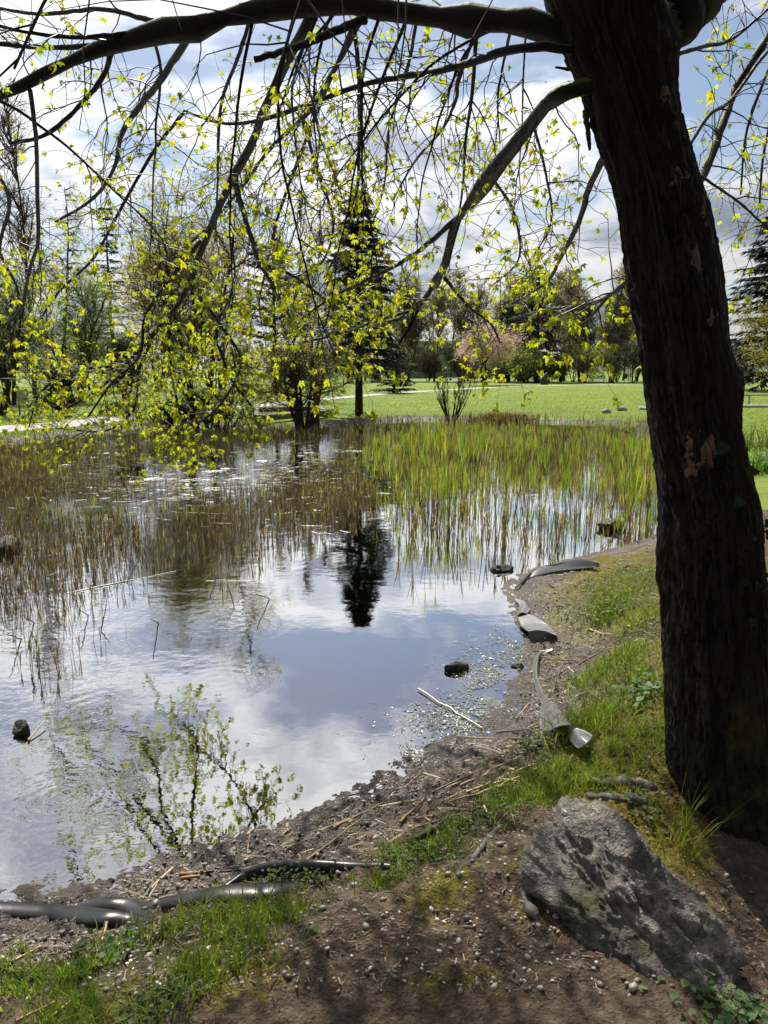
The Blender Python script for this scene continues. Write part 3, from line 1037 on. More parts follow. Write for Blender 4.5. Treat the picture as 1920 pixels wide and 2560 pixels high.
# ---- leaves: three to five toothed leaflets on one stalk
def leaf_template(n, seed, fine=False):
    rg = np.random.default_rng(seed)
    V, F = [], []
    arr = {3: [0, 0.95, -0.95], 5: [0, 0.75, -0.75, 1.5, -1.5]}[n]
    for i, a in enumerate(arr):
        ln = (1.0 if i == 0 else (0.85 if i < 3 else 0.6)) * rg.uniform(0.85, 1.1)
        w = ln * rg.uniform(0.24, 0.30)
        droop = rg.uniform(0.1, 1.3)
        x0 = 0.28 if i == 0 else (0.22 if i < 3 else 0.08)
        prof = [(0.0, 0.02), (0.28, 0.8), (0.50, 1.0), (0.72, 0.55), (1.0, 0.03)] if fine else [(0.0, 0.03), (0.45, 1.0), (1.0, 0.03)]
        b = len(V)
        ca, sa = math.cos(a), math.sin(a)
        for (t_, ww) in prof:
            r = t_ * ln
            z = -droop * r * r * 0.55
            for sgn in (-1, 0, 1):
                y = sgn * ww * w
                zz = z + (abs(sgn) * ww * w * 0.35)
                V.append((x0 + r * ca - y * sa, r * sa + y * ca, zz))
        m = len(prof)
        for j in range(m - 1):
            for s in (0, 1):
                q = b + j * 3 + s
                F.append([q, q + 1, q + 4, q + 3])
    return np.array(V) * 0.55, np.array(F)


LT = [leaf_template(5, 1), leaf_template(5, 2), leaf_template(3, 3), leaf_template(3, 4)]
LTF = [leaf_template(5, 1, True), leaf_template(5, 2, True), leaf_template(3, 3, True), leaf_template(3, 4, True)]


def leaf_points(P, per, t0=0.3, tip=True):
    B = len(P)
    t = rng.uniform(t0, 1.0, (B, per))
    if tip:
        t[:, 0] = 1.0
    pos, tan, _ = pl_eval(np.repeat(P, per, 0), t.ravel())
    return pos, tan


lp, lt = [], []
for P, per, t0 in ((T3, 3, 0.86), (T2, 3, 0.9), (T2, 1, 0.3)):
    a, b = leaf_points(P, per, t0, t0 > 0.5)
    a = a + rng.normal(size=a.shape) * 0.006
    lp.append(a)
    lt.append(b)
lp = np.concatenate(lp)
lt = np.concatenate(lt)
keep = rng.random(len(lp)) < np.where(lp[:, 2] > 2.5, 0.68, 1.0)
lp, lt = lp[keep], lt[keep]
lup = sstep(lp[:, 2], 1.9, 2.9)
# the leaves hang from their stalks
ld = norm(lt * 0.5 + rng.normal(size=lt.shape) * 0.55 + np.array([0, 0, -0.45]))
ls = rng.uniform(0.032, 0.078, len(lp)) * (0.85 + 0.25 * rng.random(len(lp))) * (1 - 0.30 * lup)
lroll = rng.uniform(-0.9, 0.9, len(lp))
LM = basis(ld, lroll)
lcol = np.column_stack([rng.uniform(0.78, 1.08, len(lp)), rng.uniform(0.88, 1.08, len(lp)), rng.uniform(0.5, 2.5, len(lp))]) * rng.uniform(0.65, 1.15, (len(lp), 1))
lvar = rng.integers(0, 4, len(lp))
# the 300 that show largest are leaves of their own
fw = np.array([0, math.cos(PITCH), -math.sin(PITCH)])
upv = np.array([0, math.sin(PITCH), math.cos(PITCH)])
rel = lp - CAM
zc = rel @ fw
sx = 960 + rel[:, 0] / np.maximum(zc, 0.01) * FPX
sy = 1280 - (rel @ upv) / np.maximum(zc, 0.01) * FPX
vis = (zc > 0.5) & (sx > 10) & (sx < 1910) & (sy > 10) & (sy < 2500)
app = np.where(vis, ls / np.maximum(zc, 0.1), 0)
big = np.argsort(-app)[:300]
isbig = np.zeros(len(lp), bool)
isbig[big] = True
var_me = []
for vi, (tv, tf) in enumerate(LTF):
    for ci in range(3):
        me = mesh_np('leaf', tv, tf, np.tile([[0.95, 1.0, 0.7], [1.02, 1.02, 0.8], [0.82, 0.95, 1.2]][ci], (len(tv), 1)))
        me.materials.append(M['leaf'])
        var_me.append(me)
for i in big:
    o = obj('leaf', var_me[lvar[i] * 3 + int(rng.integers(0, 3))], None, TREE)
    m4 = np.eye(4)
    m4[:3, :3] = LM[i] * ls[i]
    m4[:3, 3] = lp[i]
    o.matrix_basis = Matrix(m4.tolist())
mb = MB()
for vi in range(4):
    s = (lvar == vi) & ~isbig
    V, F = inst(LT[vi][0], LT[vi][1], lp[s], LM[s], ls[s])
    mb.add(V, F, np.repeat(lcol[s], len(LT[vi][0]), 0))
# large out-of-frame leaves of the overhead crown, added to shade the foreground
a1, b1 = leaf_points(U2, 4, 0.1)
_r = a1 - CAM
_z = _r @ np.array([0, math.cos(PITCH), -math.sin(PITCH)])
_u = np.abs(_r[:, 0]) / np.maximum(_z, 0.01)
_v = np.abs(_r @ np.array([0, math.sin(PITCH), math.cos(PITCH)])) / np.maximum(_z, 0.01)
_k = ~((_z > 0) & (_u < 0.56) & (_v < 0.74))
a1, b1 = a1[_k], b1[_k]
dd = norm(b1 * 0.5 + rng.normal(size=b1.shape) * 0.55 + np.array([0, 0, -0.4]))
V, F = inst(LT[0][0], LT[0][1], a1, basis(dd, rng.uniform(-1, 1, len(a1))), rng.uniform(0.08, 0.14, len(a1)))
mb.add(V, F)
tag(obj('foliage', mb.mesh('foliage'), M['leaf'], TREE), kind='stuff')
print('leaves', len(lp), 'twigs', len(T2), len(T3))

# ------------------------------------------------------------------ trees round the meadow
DIA = (np.array([(0, 0, 0), (0.5, 0.28, 0.06), (1, 0, -0.08), (0.5, -0.28, 0.06)]), np.array([[0, 1, 2, 3]]))


def scatter_leaves(mb, pos, size, colr, var=0.25, tmpl=DIA):
    N = len(pos)
    if N == 0:
        return
    d = norm(rng.normal(size=(N, 3)) + np.array([0, 0, -0.25]))
    V, F = inst(tmpl[0], tmpl[1], pos, basis(d, rng.uniform(-3, 3, N)), rng.uniform(size * 0.6, size * 1.4, N))
    c = np.asarray(colr) * (1 + rng.uniform(-var, var, (N, 1))) * (1 + rng.uniform(-0.08, 0.08, (N, 3)))
    mb.add(V, F, np.repeat(c, len(tmpl[0]), 0))


def jitter(P, per, sd, t0=0.1):
    pos, _ = leaf_points(P, per, t0)
    return pos + rng.normal(size=pos.shape) * sd


def decid(name, label, cat, base, h, spread, stems=1, lean=0.12, trunk_r=0.1, c1=12, c2=7, c3=5, leafn=0, leafs=0.06,
          leafc=(0.1, 0.13, 0.02), barkc=(1, 1, 1), twigc=(1, 1, 1), up=0.12, droop=0.0, t1=(0.25, 0.98), tw=0.006, group=None, ang1=(0.5, 1.1), leafj=0.12):
    base = np.asarray(base, float)
    root = empty(name, base, label, cat, group)
    n = 10
    S0 = np.empty((stems, n, 3))
    for s in range(stems):
        a = rng.uniform(0, 6.28)
        ln = lean * (0.4 if stems == 1 else rng.uniform(0.5, 1.2))
        d = norm(np.array([math.cos(a) * ln, math.sin(a) * ln, 1.0]))
        p = base + (np.array([math.cos(a), math.sin(a), 0]) * (0 if stems == 1 else trunk_r * rng.uniform(0.5, 2.5))) + [0, 0, -0.1]
        hh = h * (1 if s == 0 else rng.uniform(0.7, 0.98))
        for k in range(n):
            S0[s, k] = p
            d = norm(d + rng.normal(size=3) * 0.05 + [0, 0, 0.04])
            p = p + d * hh / (n - 1)
    R0 = trunk_r * np.linspace(1, 0.12, n)[None, :] * rng.uniform(0.7, 1.05, (stems, 1))
    mbt = MB()
    mbt.add(*tubes(S0, R0, 8), barkc)
    A1, A1R, _ = grow(S0, R0, c1, t1, ang1, (spread * 0.55, spread * 1.05), (trunk_r * 0.22, trunk_r * 0.38), n=8, wob=0.10, pull=(0, 0, up), lenfall=0.62)
    mbt.add(*tubes(A1, A1R, 5), barkc)
    A2, A2R, _ = grow(A1, A1R, c2, (0.2, 1.0), (0.4, 1.0), (spread * 0.22, spread * 0.5), (tw * 1.5, tw * 2.2), n=6, wob=0.14, pull=(0, 0, up * 0.5 - droop), lenfall=0.4)
    A3, A3R, _ = grow(A2, A2R, c3, (0.2, 1.0), (0.4, 1.0), (spread * 0.10, spread * 0.26), (tw * 0.8, tw * 1.2), n=4, wob=0.18, pull=(0, 0, up * 0.4 - droop * 1.6), lenfall=0.3)
    obj('trunk', mbt.mesh('trunk'), M['farbark'], root)
    mbc = MB()
    mbc.add(*tubes(A2, A2R, 3), twigc)
    mbc.add(*tubes(A3, A3R, 3), twigc)
    crown = obj('crown', mbc.mesh('crown'), M['farbark'], root)
    if leafn:
        ml = MB()
        scatter_leaves(ml, jitter(A3, leafn, leafj), leafs, leafc)
        tag(obj('foliage', ml.mesh('foliage'), M['farleaf'], crown), kind='stuff')
    return root


def conifer(name, label, base, h, rad, clear=0.12, whorls=26, per=7, colr=(0.02, 0.032, 0.016), droop=0.25, sp=0.30, trunk_r=0.2, dens=22, shape=0.85, group=None):
    base = np.asarray(base, float)
    root = empty(name, base, label, 'tree', group)
    n = 8
    S0 = np.array([[base + [rng.normal() * 0.01 * h * 0.3, rng.normal() * 0.01 * h * 0.3, t * h - 0.1] for t in np.linspace(0, 1, n)]])
    R0 = trunk_r * np.linspace(1, 0.08, n)[None]
    mbt = MB()
    mbt.add(*tubes(S0, R0, 9), (0.45, 0.4, 0.38))
    Q = []
    for w in range(whorls):
        t = clear + (1 - clear) * (w + rng.uniform(0, 0.8)) / whorls
        for k in range(per):
            a = rng.uniform(0, 6.283)
            ln = rad * (1 - t) ** shape / (1 - clear) ** shape * rng.uniform(0.65, 1.12) + 0.06 * rad
            p = base + [0, 0, t * h]
            d = np.array([math.cos(a), math.sin(a), 0.25 - 0.2 * (1 - t)])
            q = []
            for j in range(7):
                q.append(p)
                p = p + norm(d) * ln / 6
                d = d + [0, 0, -droop / 5 if j < 4 else droop / 6]
            Q.append(q)
    Q = np.array(Q)
    mbt.add(*tubes(Q, np.linspace(0.022, 0.006, 7)[None].repeat(len(Q), 0) * trunk_r / 0.2, 4), (0.4, 0.36, 0.33))
    obj('trunk', mbt.mesh('trunk'), M['farbark'], root)
    pos, tan = leaf_points(Q, dens, 0.12)
    side = norm(np.cross(tan, np.array([0, 0, 1.0])) + rng.normal(size=tan.shape) * 0.25) * rng.choice([-1, 1], (len(tan), 1))
    d = norm(tan * 0.7 + side * rng.uniform(0.1, 1.0, (len(tan), 1)) + np.array([0, 0, -0.28]))
    tm = (np.array([(0, 0.0, 0), (0.4, 0.13, -0.02), (1, 0, -0.12), (0.4, -0.13, -0.02)]), DIA[1])
    V, F = inst(tm[0], tm[1], pos, basis(d, rng.uniform(-0.8, 0.8, len(pos))), rng.uniform(sp * 0.6, sp * 1.3, len(pos)))
    c = np.asarray(colr) * (1 + rng.uniform(-0.35, 0.45, (len(pos), 1)))
    mb_ = MB()
    mb_.add(V, F, np.repeat(c, 4, 0))
    obj('crown', mb_.mesh('crown'), M['needle'], root)
    return root


def gz_(px, py):
    p = onz(px, py, 0.27)
    p[2] = H(p[None, :2], detail=False)[0]
    return p


def far(px, Y, z=None):
    p = at(px, 1000, Y)
    p[2] = H(p[None, :2], detail=False)[0]
    return p


OL = (0.16, 0.155, 0.035)
# the spruce standing on the lawn and what grows round it
conifer('spruce_tree', 'dark spruce with bare lower trunk on lawn behind the pond', gz_(897, 1033), 8.4, 2.1, 0.22, 32, 9, (0.046, 0.062, 0.034), 0.35, 0.34, 0.17, 34, 0.85)
conifer('pine_tree', 'low dark blue-green conifer right behind the spruce', gz_(985, 984), 3.1, 1.5, 0.02, 16, 9, (0.020, 0.034, 0.026), 0.1, 0.32, 0.12, 24, 0.5)
decid('multi_stem_shrub', 'wide multi-stemmed shrub at far pond edge with dark stems', 'shrub', gz_(761, 1060), 3.0, 1.9, stems=9, lean=0.42, trunk_r=0.085, c1=8, c2=7, c3=6,
      leafn=2, leafs=0.05, leafc=(0.30, 0.31, 0.07), barkc=(0.55, 0.5, 0.42), twigc=(1.5, 1.2, 0.9), up=0.0, t1=(0.35, 1.0), ang1=(0.6, 1.4), tw=0.006)
decid('slim_tree', 'slim mossy-trunked tree right beside the multi-stemmed shrub', 'tree', gz_(793, 1050), 4.8, 1.5, stems=1, lean=0.1, trunk_r=0.10, c1=14, c2=6, c3=5,
      leafn=2, leafs=0.05, leafc=(0.26, 0.28, 0.06), barkc=(1.0, 1.0, 0.6), up=0.08, t1=(0.45, 1.0))
decid('bare_tree', 'tall bare tree with upright pale twigs left behind the spruce', 'tree', far(735, 46), 11.0, 3.0, stems=3, lean=0.10, trunk_r=0.13, c1=16, c2=7, c3=5,
      barkc=(0.9, 0.85, 0.8), twigc=(1.3, 1.1, 0.95), up=0.28, ang1=(0.3, 0.7), tw=0.009)
decid('willow_tree', 'golden-brown multi-stemmed willow at the far shore left of centre', 'tree', gz_(500, 1052), 8.0, 3.4, stems=6, lean=0.22, trunk_r=0.11, c1=11, c2=8, c3=6,
      leafn=6, leafs=0.08, leafc=(0.33, 0.29, 0.07), barkc=(0.5, 0.42, 0.34), twigc=(1.6, 1.2, 0.7), up=0.16, droop=0.05, tw=0.006)  # willow leaf colour brightened to suggest haze
decid('low_shrub', 'low dark tangle of twigs below the golden-brown willow', 'shrub', gz_(440, 1062), 1.3, 1.2, stems=12, lean=0.6, trunk_r=0.03, c1=8, c2=6, c3=4,
      leafn=1, leafs=0.05, leafc=(0.05, 0.06, 0.02), barkc=(0.5, 0.4, 0.35), twigc=(0.5, 0.42, 0.36), up=0.05, tw=0.005, t1=(0.1, 1))
decid('low_shrub', 'low dark shrub with arching stems left of the timber sandpit', 'shrub', gz_(560, 1058), 1.7, 1.4, stems=10, lean=0.7, trunk_r=0.03, c1=8, c2=6, c3=4,
      leafn=1, leafs=0.05, leafc=(0.06, 0.07, 0.02), barkc=(0.5, 0.4, 0.35), twigc=(0.55, 0.45, 0.38), up=0.05, tw=0.005, t1=(0.1, 1))
# left side
decid('green_tree', 'bushy fresh green tree behind path at the far left', 'tree', far(30, 37), 5.8, 3.0, stems=5, lean=0.25, trunk_r=0.12, c1=12, c2=7, c3=6, leafn=5, leafs=0.075,
      leafc=(0.20, 0.29, 0.06), barkc=(0.5, 0.45, 0.4), up=0.08, leafj=0.2)  # leaf colour of both green trees lifted to imitate haze
decid('green_tree', 'fresh green tree left of the willow, branches to the ground', 'tree', far(190, 40), 6.6, 3.2, stems=5, lean=0.25, trunk_r=0.12, c1=12, c2=7, c3=6, leafn=5, leafs=0.075,
      leafc=(0.24, 0.33, 0.08), barkc=(0.5, 0.45, 0.4), up=0.08, leafj=0.2)
decid('dark_shrub', 'dark upright evergreen shrub beside path left of the boulder', 'shrub', gz_(152, 1040), 1.8, 0.7, stems=6, lean=0.12, trunk_r=0.05, c1=12, c2=6, c3=4, leafn=4, leafs=0.07,
      leafc=(0.022, 0.032, 0.014), barkc=(0.3, 0.3, 0.3), up=0.1, t1=(0.05, 1))
decid('dark_shrub', 'dark spreading evergreen growing over the boulder by the path', 'shrub', gz_(318, 1032), 2.7, 1.3, stems=4, lean=0.15, trunk_r=0.07, c1=12, c2=6, c3=5, leafn=4, leafs=0.08,
      leafc=(0.025, 0.030, 0.016), barkc=(0.3, 0.3, 0.3), up=0.06, t1=(0.35, 1))
decid('orchard_tree', 'low crooked dark-trunked tree at left picture edge', 'tree', gz_(-20, 1040), 4.4, 2.6, stems=2, lean=0.3, trunk_r=0.16, c1=10, c2=7, c3=6, leafn=1, leafs=0.06,
      leafc=(0.14, 0.15, 0.03), barkc=(0.4, 0.35, 0.3), twigc=(0.7, 0.6, 0.5), up=0.1, t1=(0.3, 1))
decid('birch_tree', 'tall bare birch rising at left picture edge', 'tree', far(88, 47), 16.0, 4.0, stems=1, lean=0.05, trunk_r=0.16, c1=42, c2=8, c3=6,
      barkc=(1.1, 1.0, 0.95), twigc=(1.7, 1.4, 1.25), up=0.16, droop=0.10, ang1=(0.5, 0.9), tw=0.011, t1=(0.3, 0.99))
decid('birch_tree', 'slender bare birch between the tall birch and the larch', 'tree', far(18, 60), 18.0, 3.8, stems=1, lean=0.05, trunk_r=0.15, c1=40, c2=7, c3=5,
      barkc=(1.1, 1.0, 0.95), twigc=(1.8, 1.5, 1.35), up=0.16, droop=0.10, ang1=(0.5, 0.9), tw=0.012, t1=(0.3, 0.99))
decid('larch_tree', 'thin larch just greening, right of the tall birch', 'tree', far(168, 50), 13.0, 2.0, stems=1, lean=0.02, trunk_r=0.15, c1=60, c2=6, c3=4, leafn=2, leafs=0.08,
      leafc=(0.30, 0.34, 0.16), barkc=(0.7, 0.6, 0.55), twigc=(1.2, 1.0, 0.8), up=0.0, droop=0.05, ang1=(1.2, 1.6), tw=0.008, t1=(0.15, 0.99))
conifer('fir_tree', 'distant fir tip rising behind the green trees on the left', far(292, 62), 14.2, 2.3, 0.1, 26, 6, (0.03, 0.045, 0.035), 0.15, 0.45, 0.2, 12, 0.9)
conifer('scots_pine', 'dark rounded pine crown behind the willow', far(690, 62), 11.2, 3.4, 0.35, 16, 9, (0.026, 0.036, 0.024), -0.1, 0.5, 0.25, 26, 0.4)
decid('bare_tree', 'grey leafless tree behind the willow and the dark pine', 'tree', far(560, 70), 13.0, 5.0, stems=2, lean=0.1, trunk_r=0.2, c1=20, c2=8, c3=6,
      barkc=(0.9, 0.85, 0.8), twigc=(1.5, 1.35, 1.2), up=0.16, tw=0.011)
decid('bare_tree', 'brown leafless tree between the fir tip and the willow', 'tree', far(400, 66), 11.0, 5.0, stems=2, lean=0.15, trunk_r=0.2, c1=20, c2=8, c3=6, leafn=1, leafs=0.1,
      leafc=(0.2, 0.16, 0.06), barkc=(0.8, 0.75, 0.7), twigc=(1.6, 1.2, 0.85), up=0.14, tw=0.011)
# the wood across the meadow, its colours lightened in place of haze
wood = [(872, 100, 10.5, 'bare wood-edge tree just right of the spruce'), (945, 108, 12.5, 'bare wood-edge tree with thin upright crown above the grey building'),
        (1015, 112, 13.5, 'tall bare tree in front of the grey building'), (1085, 105, 12.0, 'bare tree at left of the pink cherry'),
        (1165, 112, 13.0, 'bare tree straight behind the pink cherry'), (1300, 112, 13.5, 'bare tree right of the dark wood conifer'),
        (1375, 104, 11.0, 'bare tree behind the dark standing stone'), (1450, 108, 12.5, 'bare tree behind the park bench'),
        (1525, 102, 13.0, 'bare tree behind the litter bin'), (1590, 108, 13.5, 'bare tree just left of the big trunk'), (1660, 112, 14.0, 'bare wood-edge tree hidden mostly behind the big trunk'),
        (905, 118, 12.5, 'second-row bare tree above the low dark conifer'), (1125, 118, 14.5, 'second-row bare tree left above the cherry'),
        (1235, 118, 14.0, 'second-row bare tree right above the cherry'), (1410, 116, 14.5, 'second-row bare tree between standing stone and bench'), (1555, 118, 15.0, 'second-row bare tree above the litter bin')]
for i, (px, Y, hh, lab) in enumerate(wood):
    decid('bare_tree', lab, 'tree', far(px, Y), hh, 5.2, stems=1 + i % 3, lean=0.12, trunk_r=0.22, c1=22, c2=8, c3=6, leafn=3, leafs=0.24,
          leafc=[(0.33, 0.30, 0.25), (0.38, 0.34, 0.27)][i % 2], barkc=(0.85, 0.8, 0.78), twigc=(1.9 + 0.3 * (i % 2), 1.7, 1.5), up=0.16, tw=0.026, group='bare trees of the wood edge')
conifer('wood_conifer', 'dark drooping conifer rising above the wood right of the cherry', far(1338, 100), 14.2, 3.6, 0.05, 26, 8, (0.045, 0.052, 0.042), 0.5, 0.8, 0.3, 16, 0.55)
conifer('wood_conifer', 'dark conifer low in the wood behind the standing stone', far(1270, 104), 11.0, 3.0, 0.05, 22, 8, (0.05, 0.06, 0.048), 0.5, 0.8, 0.3, 14, 0.6)
under = [(880, 100, 3.2, (0.10, 0.09, 0.05), 'brown undergrowth bush right of the spruce'), (930, 98, 2.6, (0.17, 0.17, 0.05), 'yellowish bush below the grey building'),
         (1000, 104, 4.0, (0.12, 0.10, 0.07), 'brown bush left of the bare vase-shaped shrub'), (1070, 104, 3.6, (0.11, 0.095, 0.06), 'brown bush left behind the cherry'),
         (1150, 102, 3.6, (0.10, 0.10, 0.05), 'dull bush under the cherry crown'), (1255, 100, 3.8, (0.12, 0.12, 0.06), 'olive bush right behind the cherry'),
         (1312, 96, 3.9, (0.17, 0.21, 0.06), 'light green bush left of the standing stone'), (1345, 98, 3.2, (0.17, 0.16, 0.06), 'yellow-brown bush behind the standing stone'),
         (1400, 98, 3.4, (0.11, 0.12, 0.05), 'olive bush right of the standing stone'), (1460, 100, 4.2, (0.11, 0.125, 0.05), 'green-grey bush behind the bench'),
         (1520, 98, 4.0, (0.12, 0.14, 0.06), 'green bush between bench and litter bin'), (1580, 98, 4.6, (0.13, 0.15, 0.065), 'green bush right of the litter bin'),
         (1640, 98, 4.4, (0.12, 0.14, 0.05), 'green bush touching the left edge of the big trunk'), (1210, 108, 6.0, (0.10, 0.09, 0.06), 'tall brown bush above the cherry'),
         (1430, 106, 7.5, (0.095, 0.09, 0.05), 'tall brown bush behind the bench'), (1540, 106, 8.0, (0.10, 0.095, 0.055), 'tall brown-green bush behind the bin'),
         (820, 96, 4.0, (0.06, 0.07, 0.03), 'dark bush behind the slim tree'), (700, 92, 4.2, (0.07, 0.075, 0.03), 'dark bush behind the bare upright tree'),
         (600, 88, 4.0, (0.08, 0.085, 0.03), 'dark bush behind the green bin'), (450, 80, 4.0, (0.08, 0.09, 0.03), 'olive bush behind the willow'),
         (330, 74, 4.4, (0.10, 0.12, 0.03), 'green bush behind the boulder'), (230, 66, 4.6, (0.10, 0.13, 0.03), 'green bush behind the second green tree'), (90, 60, 5.0, (0.09, 0.12, 0.03), 'green bush behind the birches'),
         (-20, 56, 5.0, (0.09, 0.12, 0.03), 'green bush at the far left edge')]
for i, (px, Y, hh, lc, lab) in enumerate(under):
    decid('bush', lab, 'bush', far(px, Y), hh, hh * 0.75, stems=6, lean=0.5, trunk_r=0.06, c1=9, c2=6, c3=4, leafn=4, leafs=0.16 if Y > 80 else 0.11, leafc=np.array(lc) * 1.75, leafj=0.25,
          barkc=(0.6, 0.55, 0.5), twigc=(0.9, 0.8, 0.7), up=0.08, tw=0.012, t1=(0.1, 1), group='bushes along the wood edge')
conifer('big_spruce', 'large dark spruce at the right picture edge', far(1930, 62), 15.0, 5.6, 0.04, 38, 10, (0.026, 0.037, 0.030), 0.35, 0.62, 0.35, 40, 0.75)
decid('green_tree', 'yellow-green bushy tree in front of the right-hand spruce', 'tree', far(1960, 54), 7.0, 3.4, stems=4, lean=0.2, trunk_r=0.15, c1=13, c2=8, c3=6, leafn=6, leafs=0.11,
      leafc=(0.30, 0.28, 0.08), barkc=(0.6, 0.5, 0.4), up=0.08, leafj=0.22, t1=(0.1, 1))
decid('bush', 'olive bush at the foot of the right-hand spruce', 'bush', far(1845, 68), 3.6, 2.6, stems=6, lean=0.4, trunk_r=0.06, c1=9, c2=6, c3=5, leafn=5, leafs=0.12,
      leafc=(0.11, 0.12, 0.04), up=0.08, leafj=0.22, t1=(0.1, 1))
decid('bare_tree', 'young bare staked tree right of the big trunk', 'tree', far(1843, 70), 3.0, 0.8, stems=1, lean=0.02, trunk_r=0.05, c1=8, c2=4, c3=3, up=0.2, tw=0.012, t1=(0.5, 1))
# vase-shaped bare shrub
decid('vase_shrub', 'bare vase-shaped shrub at far pond edge before the cherry', 'shrub', gz_(1128, 1039), 2.2, 0.55, stems=15, lean=0.42, trunk_r=0.03, c1=6, c2=4, c3=4,
      barkc=(0.6, 0.5, 0.42), twigc=(1.2, 0.8, 0.65), up=0.28, tw=0.0035, t1=(0.3, 1), ang1=(0.2, 0.5))


def cherry():
    base = gz_(1210, 964)
    root = empty('cherry_tree', base, 'weeping cherry with dull pink blossom on the meadow', 'tree')
    S0 = np.array([[base + [0, 0, t * 2.6 - 0.1] for t in np.linspace(0, 1, 8)]])
    R0 = np.linspace(0.22, 0.16, 8)[None]
    mbt = MB()
    mbt.add(*tubes(S0, R0, 9), (0.25, 0.22, 0.22))
    A1, A1R, _ = grow(S0, R0, 22, (0.7, 1.0), (0.3, 1.2), (2.6, 4.6), (0.05, 0.08), n=10, wob=0.06, pull=(0, 0, 0.0), lenfall=0.0)
    for k in range(10):
        A1[:, k, 2] += 0.9 * math.sin(min(1, k / 6) * 1.57) - 0.03 * max(0, k - 5) ** 2
    mbt.add(*tubes(A1, A1R, 5), (0.3, 0.25, 0.25))
    obj('trunk', mbt.mesh('trunk'), M['farbark'], root)
    A2, A2R, _ = grow(A1, A1R, 16, (0.25, 1.0), (0.3, 1.2), (0.8, 2.2), (0.012, 0.018), n=8, wob=0.10, pull=(0, 0, -0.22), lenfall=0.2)
    A2[:, :, 2] = np.maximum(A2[:, :, 2], base[2] + 0.75 + 0.4 * rng.random((len(A2), 1)))
    mbc = MB()
    mbc.add(*tubes(A2, A2R, 3), (0.7, 0.5, 0.5))
    cr = obj('crown', mbc.mesh('crown'), M['farbark'], root)
    ml = MB()
    scatter_leaves(ml, jitter(A2, 60, 0.16), 0.12, (0.60, 0.44, 0.47), 0.35)
    tag(obj('blossom', ml.mesh('blossom'), M['farleaf'], cr), kind='stuff')


cherry()

# ------------------------------------------------------------------ things on the meadow
M['concrete'] = m_plain('pale_concrete', (0.42, 0.40, 0.37), 0.8, 0.2, 6, 0.2)
M['wall'] = m_plain('grey_render', (0.36, 0.37, 0.40), 0.8, 0.1, 1, 0.1)
M['glass'] = m_plain('dark_glass', (0.10, 0.12, 0.15), 0.15, 0.2, 1, 0.0, 0.6)
M['timber'] = m_plain('weathered_timber', (0.10, 0.078, 0.06), 0.7, 0.35, 8, 0.4)
M['timbertop'] = m_plain('wet_timber', (0.16, 0.125, 0.095), 0.5, 0.35, 8, 0.4)
M['bluepaint'] = m_plain('bluegreen_paint', (0.05, 0.11, 0.12), 0.5, 0.2, 8, 0.1)
M['greenpaint'] = m_plain('dark_green_paint', (0.02, 0.06, 0.045), 0.45, 0.2, 8, 0.1)
M['white'] = m_plain('white_paint', (0.75, 0.75, 0.73), 0.45, 0.08, 8, 0.05)
M['steel'] = m_plain('galvanised_steel', (0.35, 0.36, 0.37), 0.4, 0.15, 12, 0.05, 0.5, 0.6)


def boxpart(name, parent, c, s, m, rz=0.0, bev=0.01):
    mb = MB()
    box(mb, c, s, rz, bev=bev)
    return obj(name, mb.mesh(name, False), M[m], parent)


def bench(px, py, label, m='bluepaint', rz=0.05):
    b = gz_(px, py)
    r = empty('park_bench', b, label, 'bench')
    for i in range(3):
        boxpart('seat_slat', r, b + [0, -0.16 + i * 0.16, 0.46], (1.9, 0.13, 0.045), m)
    for i in range(2):
        boxpart('backrest_slat', r, b + [0, 0.27 + i * 0.03, 0.65 + i * 0.17], (1.9, 0.04, 0.12), m)
    for sx_ in (-0.75, 0.75):
        boxpart('leg', r, b + [sx_, -0.14, 0.21], (0.06, 0.06, 0.46), 'steel')
        boxpart('leg', r, b + [sx_, 0.24, 0.41], (0.06, 0.06, 0.86), 'steel')


bench(1493, 960, 'blue-green slatted park bench before the wood')


def stake(px, py, hh, label, group=None):
    b = gz_(px, py)
    mb = MB()
    P = np.array([[b + [0, 0, -0.1], b + [0.01, 0, hh * 0.5], b + [0, 0, hh]]])
    mb.add(*tubes(P, np.array([[0.045, 0.042, 0.04]]), 8), (1, 1, 1))
    mb.add(np.vstack([mb.V[0][-8:], b + [0, 0, hh + 0.03]]), [[i, (i + 1) % 8, 8] for i in range(8)])
    tag(obj('wooden_stake', mb.mesh('wooden_stake'), M['timbertop']), label, 'stake', group)


for px, lab in ((1472, 'left wooden tree stake behind the park bench'), (1482, 'right wooden tree stake behind the park bench')):
    stake(px, 957, 2.0, lab, 'tree stakes')
for px, lab in ((1570, 'wooden tree stake nearest the litter bin'), (1575, 'middle of three wooden tree stakes right of bin'), (1579, 'wooden tree stake farthest right of the bin')):
    stake(px, 957, 2.1, lab, 'tree stakes')


